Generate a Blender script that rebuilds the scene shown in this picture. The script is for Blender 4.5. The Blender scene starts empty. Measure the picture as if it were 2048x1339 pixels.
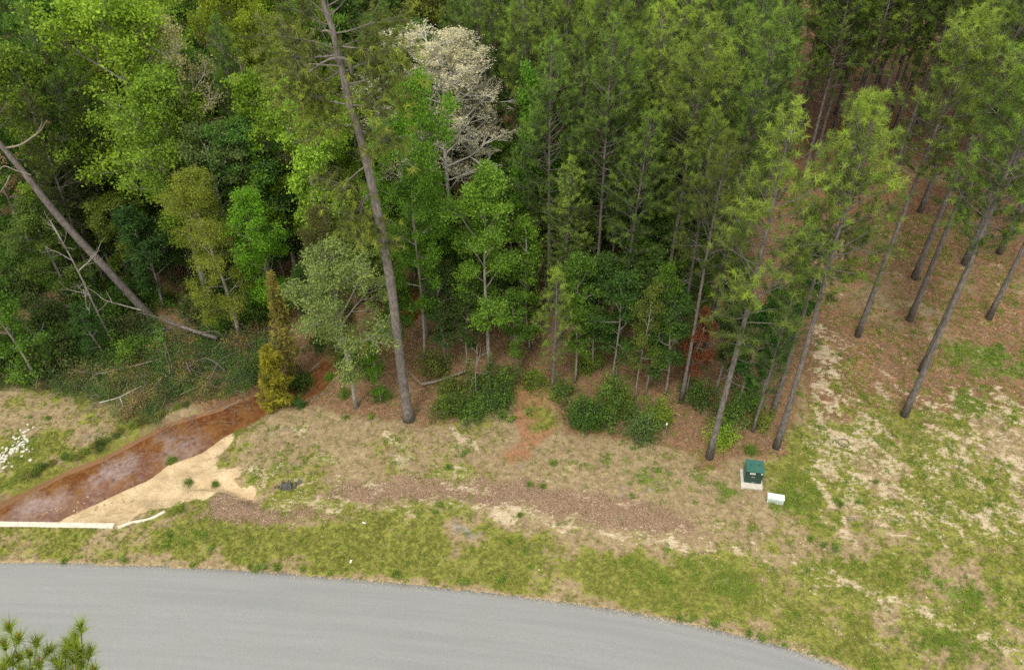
import bpy, math, random
import numpy as np
from mathutils import Vector, Matrix

scene = bpy.context.scene
C = scene.collection
R = math.radians

# ------------------------------------------------------------------ camera, light, exposure
HC = 35.0; PITCH = R(41.0); F = 1655.0
cam_d = bpy.data.cameras.new('camera'); cam = bpy.data.objects.new('camera', cam_d); C.objects.link(cam)
cam.location = (0, 0, HC); cam.rotation_euler = (R(90) - PITCH, 0, 0)
cam_d.sensor_width = 36; cam_d.lens = 36 * F / 2048; cam_d.clip_end = 2000; cam_d.clip_start = .2
scene.camera = cam

SUN_EL, SUN_AZ = R(58), R(200)          # azimuth clockwise from +Y: behind the camera, a little to its left
world = bpy.data.worlds.new('World'); scene.world = world; world.use_nodes = True
wn = world.node_tree; wn.nodes.clear()
sky = wn.nodes.new('ShaderNodeTexSky'); sky.sky_type = 'NISHITA'; sky.sun_disc = False
sky.sun_elevation = SUN_EL; sky.sun_rotation = SUN_AZ; sky.dust_density = 3.0; sky.air_density = 1.0
tc = wn.nodes.new('ShaderNodeTexCoord')
cn = wn.nodes.new('ShaderNodeTexNoise'); cn.inputs['Scale'].default_value = 3.0; cn.inputs['Detail'].default_value = 5
cr = wn.nodes.new('ShaderNodeMapRange'); cr.inputs[1].default_value = .35; cr.inputs[2].default_value = .6
cr.inputs[3].default_value = .62; cr.inputs[4].default_value = 1.0
mx = wn.nodes.new('ShaderNodeMix'); mx.data_type = 'RGBA'; mx.inputs[7].default_value = (9.0, 8.6, 8.0, 1)
bg = wn.nodes.new('ShaderNodeBackground'); bg.inputs['Strength'].default_value = .12
wo = wn.nodes.new('ShaderNodeOutputWorld')
wn.links.new(tc.outputs['Generated'], cn.inputs['Vector']); wn.links.new(cn.outputs['Fac'], cr.inputs[0])
wn.links.new(cr.outputs[0], mx.inputs[0]); wn.links.new(sky.outputs[0], mx.inputs[6])
wn.links.new(mx.outputs[2], bg.inputs['Color']); wn.links.new(bg.outputs[0], wo.inputs[0])

sl = bpy.data.lights.new('sun', 'SUN'); sl.energy = 1.5; sl.angle = R(14); sl.color = (1, .94, .83)
sun = bpy.data.objects.new('sun', sl); C.objects.link(sun)
sd_ = Vector((math.sin(SUN_AZ) * math.cos(SUN_EL), math.cos(SUN_AZ) * math.cos(SUN_EL), math.sin(SUN_EL)))
sun.rotation_euler = sd_.to_track_quat('Z', 'Y').to_euler(); sun.location = (0, 0, 60)

scene.view_settings.view_transform = 'Standard'; scene.view_settings.look = 'None'
scene.view_settings.gamma = 1; scene.view_settings.use_curve_mapping = False
scene.view_settings.exposure = 0.56
scene.cycles.max_bounces = 5; scene.cycles.diffuse_bounces = 3; scene.cycles.glossy_bounces = 2
scene.cycles.transmission_bounces = 3; scene.cycles.use_denoising = False; scene.cycles.sample_clamp_indirect = 4

# ------------------------------------------------------------------ projection helpers (survey of the place from the picture)
def ray(u, v):
    cx = (u - 1024) / F; cy = -(v - 669.5) / F
    return np.array([cx, math.cos(PITCH) + cy * math.sin(PITCH), -math.sin(PITCH) + cy * math.cos(PITCH)])
def at(u, v, z=0.0):
    d = ray(u, v); t = (z - HC) / d[2]; return np.array([d[0] * t, d[1] * t, z])
def at_y(u, v, Y):
    d = ray(u, v); t = Y / d[1]; return np.array([d[0] * t, Y, HC + d[2] * t])
def at_dist(u, v, s):
    d = ray(u, v); d = d / np.linalg.norm(d); return np.array([0, 0, HC]) + d * s
def P(pts, z=0.0): return np.array([at(u, v, z)[:2] for u, v in pts])

def hsh(ix, iy, s):
    h = (ix.astype(np.int64) * 374761393 + iy.astype(np.int64) * 668265263 + s * 144269504) & 0xffffffff
    h = ((h ^ (h >> 13)) * 1274126177) & 0xffffffff
    return ((h ^ (h >> 16)) & 0xffff) / 65535.0
def vnoise(x, y, s=0):
    ix = np.floor(x); iy = np.floor(y); fx = x - ix; fy = y - iy
    fx = fx * fx * (3 - 2 * fx); fy = fy * fy * (3 - 2 * fy)
    a = hsh(ix, iy, s); b = hsh(ix + 1, iy, s); c = hsh(ix, iy + 1, s); d = hsh(ix + 1, iy + 1, s)
    return (a * (1 - fx) + b * fx) * (1 - fy) + (c * (1 - fx) + d * fx) * fy
def fbm(x, y, sc=1., o=4, s=0):
    v = 0; a = .5; t = 0
    for k in range(o):
        v = v + a * vnoise(x * sc + 17.3 * k, y * sc - 9.1 * k, s + k); t += a; a *= .55; sc *= 2.03
    return v / t
def sdist(x, y, poly):
    n = len(poly); best = np.full(x.shape, 1e9); inside = np.zeros(x.shape, bool)
    for i in range(n):
        ax, ay = poly[i]; bx, by = poly[(i + 1) % n]
        dx, dy = bx - ax, by - ay; L = dx * dx + dy * dy + 1e-12
        t = np.clip(((x - ax) * dx + (y - ay) * dy) / L, 0, 1)
        best = np.minimum(best, (x - ax - t * dx) ** 2 + (y - ay - t * dy) ** 2)
        if abs(by - ay) > 1e-12:
            inside ^= ((ay > y) != (by > y)) & (x < (bx - ax) * (y - ay) / (by - ay) + ax)
    d = np.sqrt(best); return np.where(inside, -d, d)
def soft(x, y, poly, w): return np.clip(.5 - sdist(x, y, poly) / w, 0, 1)
def ldist(x, y, pl):
    best = np.full(x.shape, 1e9)
    for i in range(len(pl) - 1):
        ax, ay = pl[i]; bx, by = pl[i + 1]; dx, dy = bx - ax, by - ay; L = dx * dx + dy * dy + 1e-12
        t = np.clip(((x - ax) * dx + (y - ay) * dy) / L, 0, 1)
        best = np.minimum(best, (x - ax - t * dx) ** 2 + (y - ay - t * dy) ** 2)
    return np.sqrt(best)
def sm(t): t = np.clip(t, 0, 1); return t * t * (3 - 2 * t)
def spline(pts, n=8):
    pts = np.array(pts, float); out = []
    for i in range(len(pts) - 1):
        p0 = pts[max(i - 1, 0)]; p1 = pts[i]; p2 = pts[i + 1]; p3 = pts[min(i + 2, len(pts) - 1)]
        for k in range(n):
            t = k / n
            out.append(.5 * ((2 * p1) + (-p0 + p2) * t + (2 * p0 - 5 * p1 + 4 * p2 - p3) * t * t + (-p0 + 3 * p1 - 3 * p2 + p3) * t ** 3))
    out.append(pts[-1]); return np.array(out)

ZW = -.9
water_px = [(-330, 1190), (-120, 1085), (0, 1017), (60, 988), (130, 951), (200, 925), (300, 872), (345, 850), (440, 822), (505, 795), (545, 775), (600, 748),
            (645, 722), (700, 700), (780, 640), (860, 520), (900, 520), (830, 660), (735, 728), (668, 752), (650, 780), (610, 800), (560, 812), (530, 830), (500, 850), (450, 872),
            (405, 905), (335, 930), (300, 958), (245, 982), (190, 1008), (130, 1035), (90, 1062), (0, 1110), (-200, 1210)]
WATER = P(water_px, ZW)
_n = WATER[:17]; _s = WATER[17:][::-1]; WCX = np.linspace(-26, -9.5, 20); WCY = .5 * (np.interp(WCX, _n[2:13, 0], _n[2:13, 1]) + np.interp(WCX, np.sort(_s[:, 0]), _s[np.argsort(_s[:, 0]), 1]))
FAN = P([(80, 1050), (250, 975), (330, 925), (400, 895), (450, 872), (480, 900), (470, 945), (500, 985), (400, 1010), (335, 1032), (225, 1065)], -.4)
SAND = P([(95, 1050), (190, 992), (245, 965), (300, 940), (335, 912), (375, 900), (405, 885), (435, 868), (470, 868), (430, 905), (425, 935), (455, 930), (490, 945), (470, 968), (500, 985), (520, 1000), (480, 1000), (440, 985), (400, 1008), (365, 1022), (335, 1032), (225, 1065)], -.6)
WALL = [tuple(at(-600, 1047, .1)[:2]), tuple(at(0, 1047.5, .1)[:2]), tuple(at(228, 1051, .1)[:2]), tuple(at(262, 1046, .0)[:2]), tuple(at(300, 1040, -.1)[:2]), tuple(at(332, 1027, -.25)[:2])]
FILL = np.array(WALL + [(WALL[-1][0] + .3, WALL[-1][1] - .1), (WALL[-1][0] + 3.5, WALL[-1][1] - 4), (-5, -20), (-200, -20), (-200, WALL[0][1])])
GULLY = P([(505, 1000), (470, 975), (430, 965), (400, 968), (370, 965)], -.4)
ROADEDGE_px = [(-700, 1150), (-350, 1128), (0, 1123), (200, 1127), (400, 1135), (600, 1149), (800, 1166), (1000, 1187), (1150, 1206), (1300, 1231), (1416, 1255), (1571, 1294), (1701, 1339), (1850, 1399), (2050, 1490), (2300, 1620)]
RE = spline(P(ROADEDGE_px, 0), 6)
dt = np.gradient(RE, axis=0); dt /= np.linalg.norm(dt, axis=1)[:, None]
RN = np.stack([dt[:, 1], -dt[:, 0]], 1)            # towards the road
ROADW = 7.6
ROAD = np.vstack([RE, (RE + RN * ROADW)[::-1]])

def zground(x, y):
    x = np.asarray(x, float); y = np.asarray(y, float)
    zb = (fbm(x, y, .12, 2, 5) - .5) * .35 + (fbm(x, y, .9, 3, 9) - .5) * .10
    zb = zb + .35 * sm((x - 12) / 14) * sm((y - 30) / 20)
    dr = sdist(x, y, ROAD)
    zb = zb * sm(dr / 3.) 
    zb = zb - .35 * sm((-x - 8) / 6) * sm((y - 25.5) / 3)
    d = sdist(x, y, WATER)
    fan = soft(x, y, FAN, 1.0)
    w = .75 + 3.1 * fan + .5 * soft(x, y, P([(400, 900), (700, 700), (760, 760), (600, 860), (480, 900)], -.5), .8)
    north = np.clip((y - np.interp(x, WCX, WCY)) / 1., 0, 1); w = w * (1 - .6 * north * (1 - np.clip(fan, 0, 1)))
    w = w * (.75 + .5 * fbm(x, y, .9, 3, 31))
    bank = sm(d / w) ** (.8)
    z = ZW + (zb - ZW) * bank
    z = z + .07 * np.clip(d / .08, 0, 1) * np.clip(1 - d / 1.5, 0, 1)
    z = np.where(d <= 0, ZW - .3 * np.clip(-d / .5, 0, 1), z)
    g = ldist(x, y, GULLY)
    z = z - .35 * np.exp(-(g / .35) ** 2) * (d > .3)
    z = z + .45 * fan * (np.floor(fbm(x, y, .8, 3, 77) * 9) / 9 + .3 * fbm(x, y, 3, 3, 78) - .65) * (d > .3)
    fill = sdist(x, y, FILL)
    z = np.where(fill < 0, zb + .02, z)
    z = z + .03 * sm(1 - dr / .6) * (dr < .6)
    z = np.where(dr < -.12, -.22, z)
    return z
def z1(x, y): return float(zground(np.array([x]), np.array([y]))[0])
def gp(u, v):
    z = 0.
    for _ in range(6):
        p = at(u, v, z); z = z1(p[0], p[1])
    return np.array([p[0], p[1], z])

# ------------------------------------------------------------------ ground cover masks
WOODS = P([(-900, 700), (-100, 715), (60, 735), (180, 760), (330, 800), (420, 812), (520, 770), (560, 815), (620, 800), (700, 830), (830, 850), (900, 850), (1030, 800), (1110, 800), (1130, 870), (1300, 880), (1420, 925), (1560, 905),
           (1600, 800), (1605, 650), (1680, 480), (1760, 380), (1800, 250), (1780, 100), (1760, -300), (-1500, -300)])
MIDDRY = P([(560, 830), (700, 800), (900, 850), (1130, 860), (1400, 930), (1480, 1000), (1520, 1100), (1400, 1085), (1150, 1040), (1000, 1005), (600, 985), (430, 990), (480, 880)])
MULCH = [P([(640, 990), (700, 965), (760, 950), (1000, 965), (1200, 985), (1330, 1010), (1385, 1045), (1370, 1064), (1250, 1058), (1150, 1037), (1020, 1012), (900, 1005), (760, 1000)]),
         P([(425, 990), (455, 972), (490, 978), (505, 1000), (455, 1012)]),
         P([(395, 1032), (445, 985), (520, 1010), (640, 1022), (700, 1034), (560, 1040), (470, 1042)])]
RIDGE = P([(560, 998), (700, 1003), (850, 1015), (1000, 1016), (1150, 1052), (1300, 1080), (1450, 1108), (1600, 1132), (1720, 1180), (1850, 1230), (1960, 1272), (2100, 1320), (2300, 1390)])
BRIGHT = [P([(960, 1010), (1040, 1012), (1060, 1030), (1010, 1050), (970, 1035)]), P([(1095, 1042), (1150, 1050), (1140, 1062), (1100, 1056)]),
          P([(870, 850), (900, 848), (960, 890), (950, 900), (900, 870)]), P([(1650, 840), (1740, 890), (1745, 915), (1690, 900), (1640, 860)]),
          P([(1905, 905), (1950, 912), (1948, 932), (1910, 925)]), P([(1650, 1125), (1750, 1190), (1730, 1200), (1640, 1140)]), P([(1850, 1215), (1940, 1250), (1930, 1258), (1840, 1228)]),
          P([(1970, 1270), (2030, 1300), (2000, 1310)]), P([(520, 1002), (560, 1000), (700, 1010), (690, 1022), (560, 1012)])]
CLAY = P([(1035, 775), (1110, 775), (1115, 850), (1075, 890), (1040, 930), (1000, 925), (1030, 870), (1020, 830)])
FLECK = [P([(1600, 630), (1680, 680), (1720, 780), (1800, 900), (1760, 960), (1640, 950), (1590, 800)]), P([(1740, 735), (1800, 745), (1815, 800), (1760, 800)]), P([(1830, 760), (2100, 800), (2100, 1000), (1850, 960)]),
         P([(1600, 900), (2100, 950), (2100, 1100), (1650, 1060)])]
LUSH = [P([(1880, 680), (1960, 690), (2100, 740), (2100, 790), (1960, 750), (1880, 720)]), P([(1890, 780), (1990, 790), (1980, 840), (1900, 830)]), P([(1560, 960), (1620, 960), (1620, 1040), (1540, 1030)]),
        P([(1460, 940), (1490, 940), (1480, 1010), (1440, 990)]), P([(480, 885), (660, 890), (650, 925), (500, 950)]), P([(1110, 905), (1240, 910), (1420, 950), (1440, 1000), (1250, 970)]),
        P([(0, 850), (60, 840), (70, 960), (0, 980)]), P([(1180, 1090), (1330, 1110), (1500, 1170), (1480, 1210), (1250, 1160)]), P([(320, 1050), (440, 1045), (420, 1090), (330, 1100)]),
        P([(1790, 1255), (1990, 1280), (1980, 1330), (1850, 1310)]), P([(1850, 1150), (1990, 1170), (1990, 1220), (1880, 1200)])]
NORTHGRASS = P([(-400, 780), (100, 790), (330, 830), (300, 865), (130, 945), (0, 1010), (-400, 1150)], -.3)
PINEBASES = []        # world xy, filled in below
def masks(x, y):
    x0_, y0_ = x, y; x = x + (fbm(x0_, y0_, 1.1, 4, 811) - .5) * 1.3; y = y + (fbm(x0_, y0_, 1.1, 4, 911) - .5) * 1.3
    n1 = fbm(x, y, .45, 4, 101); n2 = fbm(x, y, 1.3, 4, 202); n3 = fbm(x, y, .22, 3, 303)
    c45, s45 = math.cos(R(-48)), math.sin(R(-48))
    xa = (x * c45 + y * s45); ya = (-x * s45 + y * c45)
    fl = fbm(xa * .9, ya * 2.4, 1.5, 4, 404)
    woods = soft(x, y, WOODS, 1.6); mid = soft(x, y, MIDDRY, 1.6)
    dr = sdist(x, y, ROAD); right = np.clip((x - 9.5) / 1.5, 0, 1) * (1 - woods)
    ridge = ldist(x, y, RIDGE)
    m = {}
    band = np.clip((3.1 - dr) / .8, 0, 1)
    m['grass'] = np.clip(.60 + .22 * band + (n1 - .5) * 1.9 + (n2 - .5) * 1.1 - .36 * mid + .12 * band, 0, 1) * (1 - woods * .93)
    m['grass'] *= 1 - .6 * right * np.clip((y - 31) / 6, 0, 1); m['grass'] *= 1 - .75 * np.exp(-(np.clip(dr, 0, 9) / .4) ** 2)
    lush = sum(soft(x, y, p, 1.2) for p in LUSH)
    m['lush'] = np.clip(lush * .5 + (n2 - .5) * .9 + (n1 - .5) * .4 + .22 * right, 0, 1) * (1 - woods)
    br = np.clip(sum(soft(x, y, p, .5) for p in BRIGHT), 0, 1)
    flk = np.clip(sum(soft(x, y, p, 1.5) for p in FLECK), 0, 1)
    sandy = soft(x, y, SAND, .35)
    m['sand'] = np.maximum.reduce([sandy * 1.2, br * (.55 + n2 * .6), (.42 + .85 * (fl - .5)) * np.exp(-(ridge / .95) ** 2) * 1.2,
                                   right * (.18 + .32 * flk + .08 * soft(x, y, FLECK[0], 1.5)) + right * (fl - .5) * 1.3 , mid * (.22 + (n2 - .5) * 1.5 + (n1-.5))])
    m['sand'] = np.clip(m['sand'], 0, 1) * (1 - woods * .95)
    tree = np.zeros_like(x)
    for bx, by in PINEBASES: tree = np.maximum(tree, np.exp(-(((x - bx) ** 2 + (y - by) ** 2) / 1.6)))
    m['straw'] = np.clip(np.maximum.reduce([woods * 1.0, right * np.clip((y - 29) / 5, 0, 1) * (.80 + (n3 - .5) * 1.6 + (n1 - .5) * .8), tree * .9, mid * (.25 + (n1 - .5)), right * .2 + (n3 - .5) * .5]), 0, 1)
    m['mulch'] = np.clip(sum(soft(x, y, p, 1.5) for p in MULCH), 0, 1)
    m['clay'] = np.clip(soft(x, y, CLAY, 1.2) * (.6 + n2 * .6) + woods * .15 + right * np.clip((y - 30) / 6, 0, 1) * (.30 + (n2 - .5) * 1.2), 0, 1)
    m['grey'] = np.clip((fbm(x, y, .5, 3, 505) - .56) * 3, 0, 1) * (1 - woods) * .7 + soft(x, y, P([(770, 1028), (960, 1050), (1080, 1075), (1040, 1085), (780, 1050)]), .8) * .6
    x, y = x0_, y0_; m['wet'] = np.clip(1 - (sdist(x, y, WATER)) / .2, 0, 1)
    ok_ = sdist(x, y, FILL) > 0; m['sandy'] = sandy * ok_; m['wet'] = m['wet'] * ok_
    return m

# ------------------------------------------------------------------ materials
def new_mat(name):
    m = bpy.data.materials.new(name); m.use_nodes = True; nt = m.node_tree; nt.nodes.clear(); return m, nt
class NT:
    def __init__(s, nt): s.nt = nt; s.out = nt.nodes.new('ShaderNodeOutputMaterial')
    def n(s, t, **k):
        nd = s.nt.nodes.new(t)
        for a, b in k.items(): setattr(nd, a, b)
        return nd
    def l(s, a, b): s.nt.links.new(a, b)
    def val(s, sock, v):
        if hasattr(v, 'type') and hasattr(v, 'links'): s.l(v, sock)
        else: sock.default_value = v
    def math(s, op, a, b=0., c=None, clamp=False):
        nd = s.n('ShaderNodeMath', operation=op, use_clamp=clamp); s.val(nd.inputs[0], a); s.val(nd.inputs[1], b)
        if c is not None: s.val(nd.inputs[2], c)
        return nd.outputs[0]
    def mix(s, f, a, b, mode='MIX'):
        nd = s.n('ShaderNodeMix', data_type='RGBA', blend_type=mode); s.val(nd.inputs[0], f)
        s.val(nd.inputs[6], a if not isinstance(a, tuple) else (*a, 1)); s.val(nd.inputs[7], b if not isinstance(b, tuple) else (*b, 1)); return nd.outputs[2]
    def noise(s, vec, sc, det=4, rough=.55):
        nd = s.n('ShaderNodeTexNoise'); nd.inputs['Scale'].default_value = sc; nd.inputs['Detail'].default_value = det; nd.inputs['Roughness'].default_value = rough
        if vec is not None: s.l(vec, nd.inputs['Vector'])
        return nd.outputs['Fac']
    def remap(s, v, a, b, c=0., d=1.):
        nd = s.n('ShaderNodeMapRange', interpolation_type='SMOOTHSTEP'); s.val(nd.inputs[0], v)
        for i, q in enumerate((a, b, c, d)): nd.inputs[i + 1].default_value = q
        return nd.outputs[0]
    def attr(s, name): return s.n('ShaderNodeAttribute', attribute_name=name).outputs['Fac']
    def bsdf(s, col, rough=.8, spec=.3, bump=None, strength=.5, dist=.05):
        b = s.n('ShaderNodeBsdfPrincipled'); s.val(b.inputs['Base Color'], col if not isinstance(col, tuple) else (*col, 1))
        s.val(b.inputs['Roughness'], rough); b.inputs['Specular IOR Level'].default_value = spec
        if bump is not None:
            bn = s.n('ShaderNodeBump'); bn.inputs['Strength'].default_value = strength; bn.inputs['Distance'].default_value = dist
            s.l(bump, bn.inputs['Height']); s.l(bn.outputs[0], b.inputs['Normal'])
        return b.outputs[0]
    def done(s, sh): s.l(sh, s.out.inputs[0])

def mat_ground():
    m, nt = new_mat('ground'); N = NT(nt)
    pos = N.n('ShaderNodeNewGeometry').outputs['Position']
    mp = N.n('ShaderNodeMapping'); N.l(pos, mp.inputs['Vector'])
    mp.inputs['Rotation'].default_value = (0, 0, R(48)); mp.inputs['Scale'].default_value = (1.1, 2.6, 1)
    st = mp.outputs[0]
    nA = N.noise(pos, 1.1, 5); nB = N.noise(pos, 4.5, 5, .65); nC = N.noise(pos, 14, 4, .7); nD = N.noise(st, 2.0, 6, .68); nE = N.noise(pos, 2.3, 5, .6)
    nF = N.noise(pos, 35, 3, .7)
    def fac(name, noise, amp, lo=.38, hi=.62):
        return N.remap(N.math('ADD', N.attr(name), N.math('MULTIPLY', N.math('SUBTRACT', noise, .5), amp)), lo, hi)
    soil = N.mix(N.remap(nB, .35, .7), (.28, .212, .118), (.42, .335, .195))
    soil = N.mix(N.remap(nE, .45, .65, 0, .6), soil, (.20, .14, .09))
    straw = N.mix(N.remap(nB, .35, .65), (.15, .085, .047), (.29, .165, .09))
    straw = N.mix(N.remap(nC, .55, .75, 0, .7), straw, (.40, .27, .18))
    grass = N.mix(N.remap(nB, .35, .65), (.165, .185, .035), (.275, .285, .06))
    grass = N.mix(N.remap(nC, .52, .72, 0, .55), grass, (.36, .29, .15))
    lush = N.mix(N.remap(nB, .35, .65), (.075, .13, .022), (.17, .235, .035))
    sand = N.mix(N.remap(nE, .35, .65), (.47, .38, .25), (.58, .49, .35))
    sand = N.mix(N.remap(nC, .55, .8, 0, .35), sand, (.38, .27, .16))
    smooth_sand = N.mix(N.remap(nA, .35, .65), (.51, .385, .225), (.63, .50, .315))
    mulch = N.mix(N.remap(nC, .35, .62), (.15, .095, .06), (.31, .215, .145)); mulch = N.mix(N.remap(nF, .6, .75, 0, .8), mulch, (.50, .36, .24))
    clay = N.mix(N.remap(nB, .35, .65), (.30, .145, .075), (.38, .21, .12))
    grey = N.mix(N.remap(nB, .35, .65), (.22, .20, .165), (.34, .31, .26))
    c = soil
    c = N.mix(fac('grey', nE, .6), c, grey)
    c = N.mix(fac('straw', nB, 1.1), c, straw)
    c = N.mix(fac('clay', nB, .8), c, clay)
    c = N.mix(fac('grass', nB, 1.5, .40, .62), c, grass)
    c = N.mix(fac('lush', nB, 1.7, .50, .68), c, lush)
    c = N.mix(fac('mulch', nB, 1.1, .36, .6), c, mulch)
    c = N.mix(N.math('MULTIPLY', fac('sand', nD, 1.7, .46, .72), N.remap(nC, .25, .5, .35, 1.)), c, sand)
    rill = N.remap(N.math('ABSOLUTE', N.math('SUBTRACT', N.noise(st, .5, 3, .5), .5)), 0, .03, 1, 0)
    smooth_sand = N.mix(N.math('MULTIPLY', rill, .3), smooth_sand, (.27, .16, .085))
    smooth_sand = N.mix(N.remap(nB, .56, .7, 0, .5), smooth_sand, (.36, .25, .14))
    c = N.mix(fac('sandy', nB, .75), c, smooth_sand)
    c = N.mix(fac('wet', nE, .5, .45, .7), c, (.27, .155, .08))
    v = N.math('ADD', N.math('MULTIPLY_ADD', nF, .8, .22), N.math('MULTIPLY', nC, .75))
    hs = N.n('ShaderNodeHueSaturation'); N.l(c, hs.inputs['Color']); N.l(v, hs.inputs['Value'])
    hgt = N.math('ADD', N.math('MULTIPLY', nB, .6), N.math('MULTIPLY', nC, .5))
    N.done(N.bsdf(hs.outputs[0], .95, .15, hgt, .8, .10)); return m

def mat_leaf(name, transl=.35, spec=.25, vary=.6, warm=(1.22, 1.1, .7)):
    m, nt = new_mat(name); N = NT(nt)
    oi = N.n('ShaderNodeObjectInfo'); tint = N.attr('tint')
    base = oi.outputs['Color']
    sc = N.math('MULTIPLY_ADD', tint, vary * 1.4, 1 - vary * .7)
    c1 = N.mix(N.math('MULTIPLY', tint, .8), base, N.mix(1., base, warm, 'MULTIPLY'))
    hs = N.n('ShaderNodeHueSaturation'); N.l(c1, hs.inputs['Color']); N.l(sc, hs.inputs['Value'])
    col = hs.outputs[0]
    b = N.bsdf(col, .55, spec)
    tr = N.n('ShaderNodeBsdfTranslucent'); N.l(N.mix(1., col, (1.25, 1.35, .55), 'MULTIPLY'), tr.inputs['Color'])
    mxs = N.n('ShaderNodeMixShader'); mxs.inputs[0].default_value = transl
    N.l(b, mxs.inputs[1]); N.l(tr.outputs[0], mxs.inputs[2]); N.done(mxs.outputs[0]); return m
def mat_bark(name, c1, c2, objcol=False):
    m, nt = new_mat(name); N = NT(nt)
    co = N.n('ShaderNodeTexCoord').outputs['Object']
    mp = N.n('ShaderNodeMapping'); N.l(co, mp.inputs['Vector']); mp.inputs['Scale'].default_value = (1, 1, .25)
    n1 = N.noise(mp.outputs[0], 14, 5, .65); n2 = N.noise(co, 1.2, 3)
    c = N.mix(N.remap(n1, .38, .62), c1, c2)
    c = N.mix(N.remap(n2, .4, .7, 0, .45), c, tuple(q * .6 for q in c1))
    N.done(N.bsdf(c, .9, .2, n1, .7, .03)); return m
def mat_plain(name, c1, c2=None, rough=.8, sc=8, spec=.3, bump=.3):
    m, nt = new_mat(name); N = NT(nt); co = N.n('ShaderNodeTexCoord').outputs['Object']
    n1 = N.noise(co, sc, 5, .6)
    N.done(N.bsdf(N.mix(N.remap(n1, .35, .65), c1, c2 or tuple(q * .8 for q in c1)), rough, spec, n1, bump, .02)); return m
def mat_blade(name, c1, c2, transl=.3):
    m, nt = new_mat(name); N = NT(nt); oi = N.n('ShaderNodeObjectInfo')
    c = N.mix(oi.outputs['Random'], c1, c2); b = N.bsdf(c, .7, .15)
    tr = N.n('ShaderNodeBsdfTranslucent'); N.l(c, tr.inputs['Color'])
    mxs = N.n('ShaderNodeMixShader'); mxs.inputs[0].default_value = transl
    N.l(b, mxs.inputs[1]); N.l(tr.outputs[0], mxs.inputs[2]); N.done(mxs.outputs[0]); return m
def mat_road():
    m, nt = new_mat('asphalt'); N = NT(nt)
    uv = N.n('ShaderNodeUVMap', uv_map='UVMap').outputs[0]; pos = N.n('ShaderNodeNewGeometry').outputs['Position']
    mp = N.n('ShaderNodeMapping'); N.l(uv, mp.inputs['Vector']); mp.inputs['Scale'].default_value = (.06, 1.5, 1)
    n1 = N.noise(mp.outputs[0], 1.4, 6, .6); n2 = N.noise(pos, 60, 3, .7); n3 = N.noise(pos, .35, 4); n4 = N.noise(pos, 16, 4, .7)
    c = N.mix(N.remap(n1, .35, .65), (.226, .236, .236), (.254, .262, .26))
    c = N.mix(N.remap(n3, .35, .65, 0, .4), c, (.24, .245, .235))
    c = N.mix(N.remap(n4, .62, .75, 0, .3), c, (.18, .185, .18))
    v = N.math('ADD', N.math('MULTIPLY_ADD', n2, 1.0, .26), N.math('MULTIPLY', n4, .48))
    hs = N.n('ShaderNodeHueSaturation'); N.l(c, hs.inputs['Color']); N.l(v, hs.inputs['Value'])
    N.done(N.bsdf(hs.outputs[0], .9, .25, n2, .5, .01)); return m
def mat_water():
    m, nt = new_mat('creek_water'); N = NT(nt)
    pos = N.n('ShaderNodeNewGeometry').outputs['Position']
    n1 = N.noise(pos, .9, 5, .6); n2 = N.noise(pos, 5, 5, .7); n3 = N.noise(pos, .55, 4, .55); n4 = N.noise(pos, 2.2, 4)
    c = N.mix(N.remap(n1, .35, .65), (.115, .038, .014), (.185, .085, .028))
    c = N.mix(N.remap(n2, .45, .65, 0, .7), c, (.24, .13, .065))
    c = N.mix(N.remap(n4, .55, .75, 0, .6), c, (.10, .022, .01))
    painted_reflection = N.math('MULTIPLY', N.attr('painted_reflection'), N.remap(n3, .3, .6)); painted_reflection = N.remap(N.math('ADD', painted_reflection, N.math('MULTIPLY', N.math('SUBTRACT', n4, .5), .5)), .1, .75)
    c = N.mix(N.math('MULTIPLY', painted_reflection, N.remap(n2, .3, .6, .15, .6)), c, (.33, .27, .26))  # pale lavender patches: sky reflection painted into the water colour
    N.done(N.bsdf(c, .08, .6, N.noise(pos, 6, 3), .12, .02)); return m

M = {}
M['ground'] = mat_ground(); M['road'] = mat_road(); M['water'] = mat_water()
M['leaf'] = mat_leaf('leaf', .38); M['needle'] = mat_leaf('needle', .22, .2, .85, (1.3, 1.2, .6)); M['deadleaf'] = mat_leaf('dead_leaf', .2, .1, .5, (1.2, .8, .6))
M['paleleaf'] = mat_leaf('pale_leaf', .3, .15, .5, (1.1, 1.0, .8))
M['pbark'] = mat_bark('pine_bark', (.115, .10, .09), (.22, .20, .185))
M['hbark'] = mat_bark('grey_bark', (.20, .185, .15), (.34, .32, .28))
M['wbark'] = mat_bark('pale_bark', (.46, .45, .41), (.62, .60, .55))
M['dbark'] = mat_bark('dead_wood', (.19, .16, .125), (.33, .29, .24))
M['conc'] = mat_plain('concrete', (.70, .66, .54), (.50, .46, .36), .85, 5)
M['pad'] = mat_plain('pad_concrete', (.50, .47, .40), (.60, .57, .5), .9, 6)
M['green'] = mat_plain('green_paint', (.035, .13, .105), (.045, .15, .12), .45, 3, .5, .02)
M['shade_green'] = mat_plain('shaded_green_paint', (.012, .045, .035), (.014, .05, .04), .5, 3, .5, .02)  # darker copy of the box green, with shade painted into the colour
M['pale'] = mat_plain('pale_plastic', (.60, .70, .64), (.68, .77, .71), .5, 3, .4, .02)
M['white'] = mat_plain('white_label', (.8, .8, .78), (.75, .75, .72), .6, 5, .3, .02)
M['ink'] = mat_plain('dark_ink', (.04, .04, .04))
M['metal'] = mat_plain('dull_metal', (.3, .3, .29), (.2, .2, .2), .5)
M['stone'] = mat_plain('pale_stone', (.62, .60, .52), (.45, .42, .35), .9, 6)
M['tan'] = mat_plain('tan_stone', (.50, .38, .24), (.38, .27, .16), .9, 6)
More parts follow.
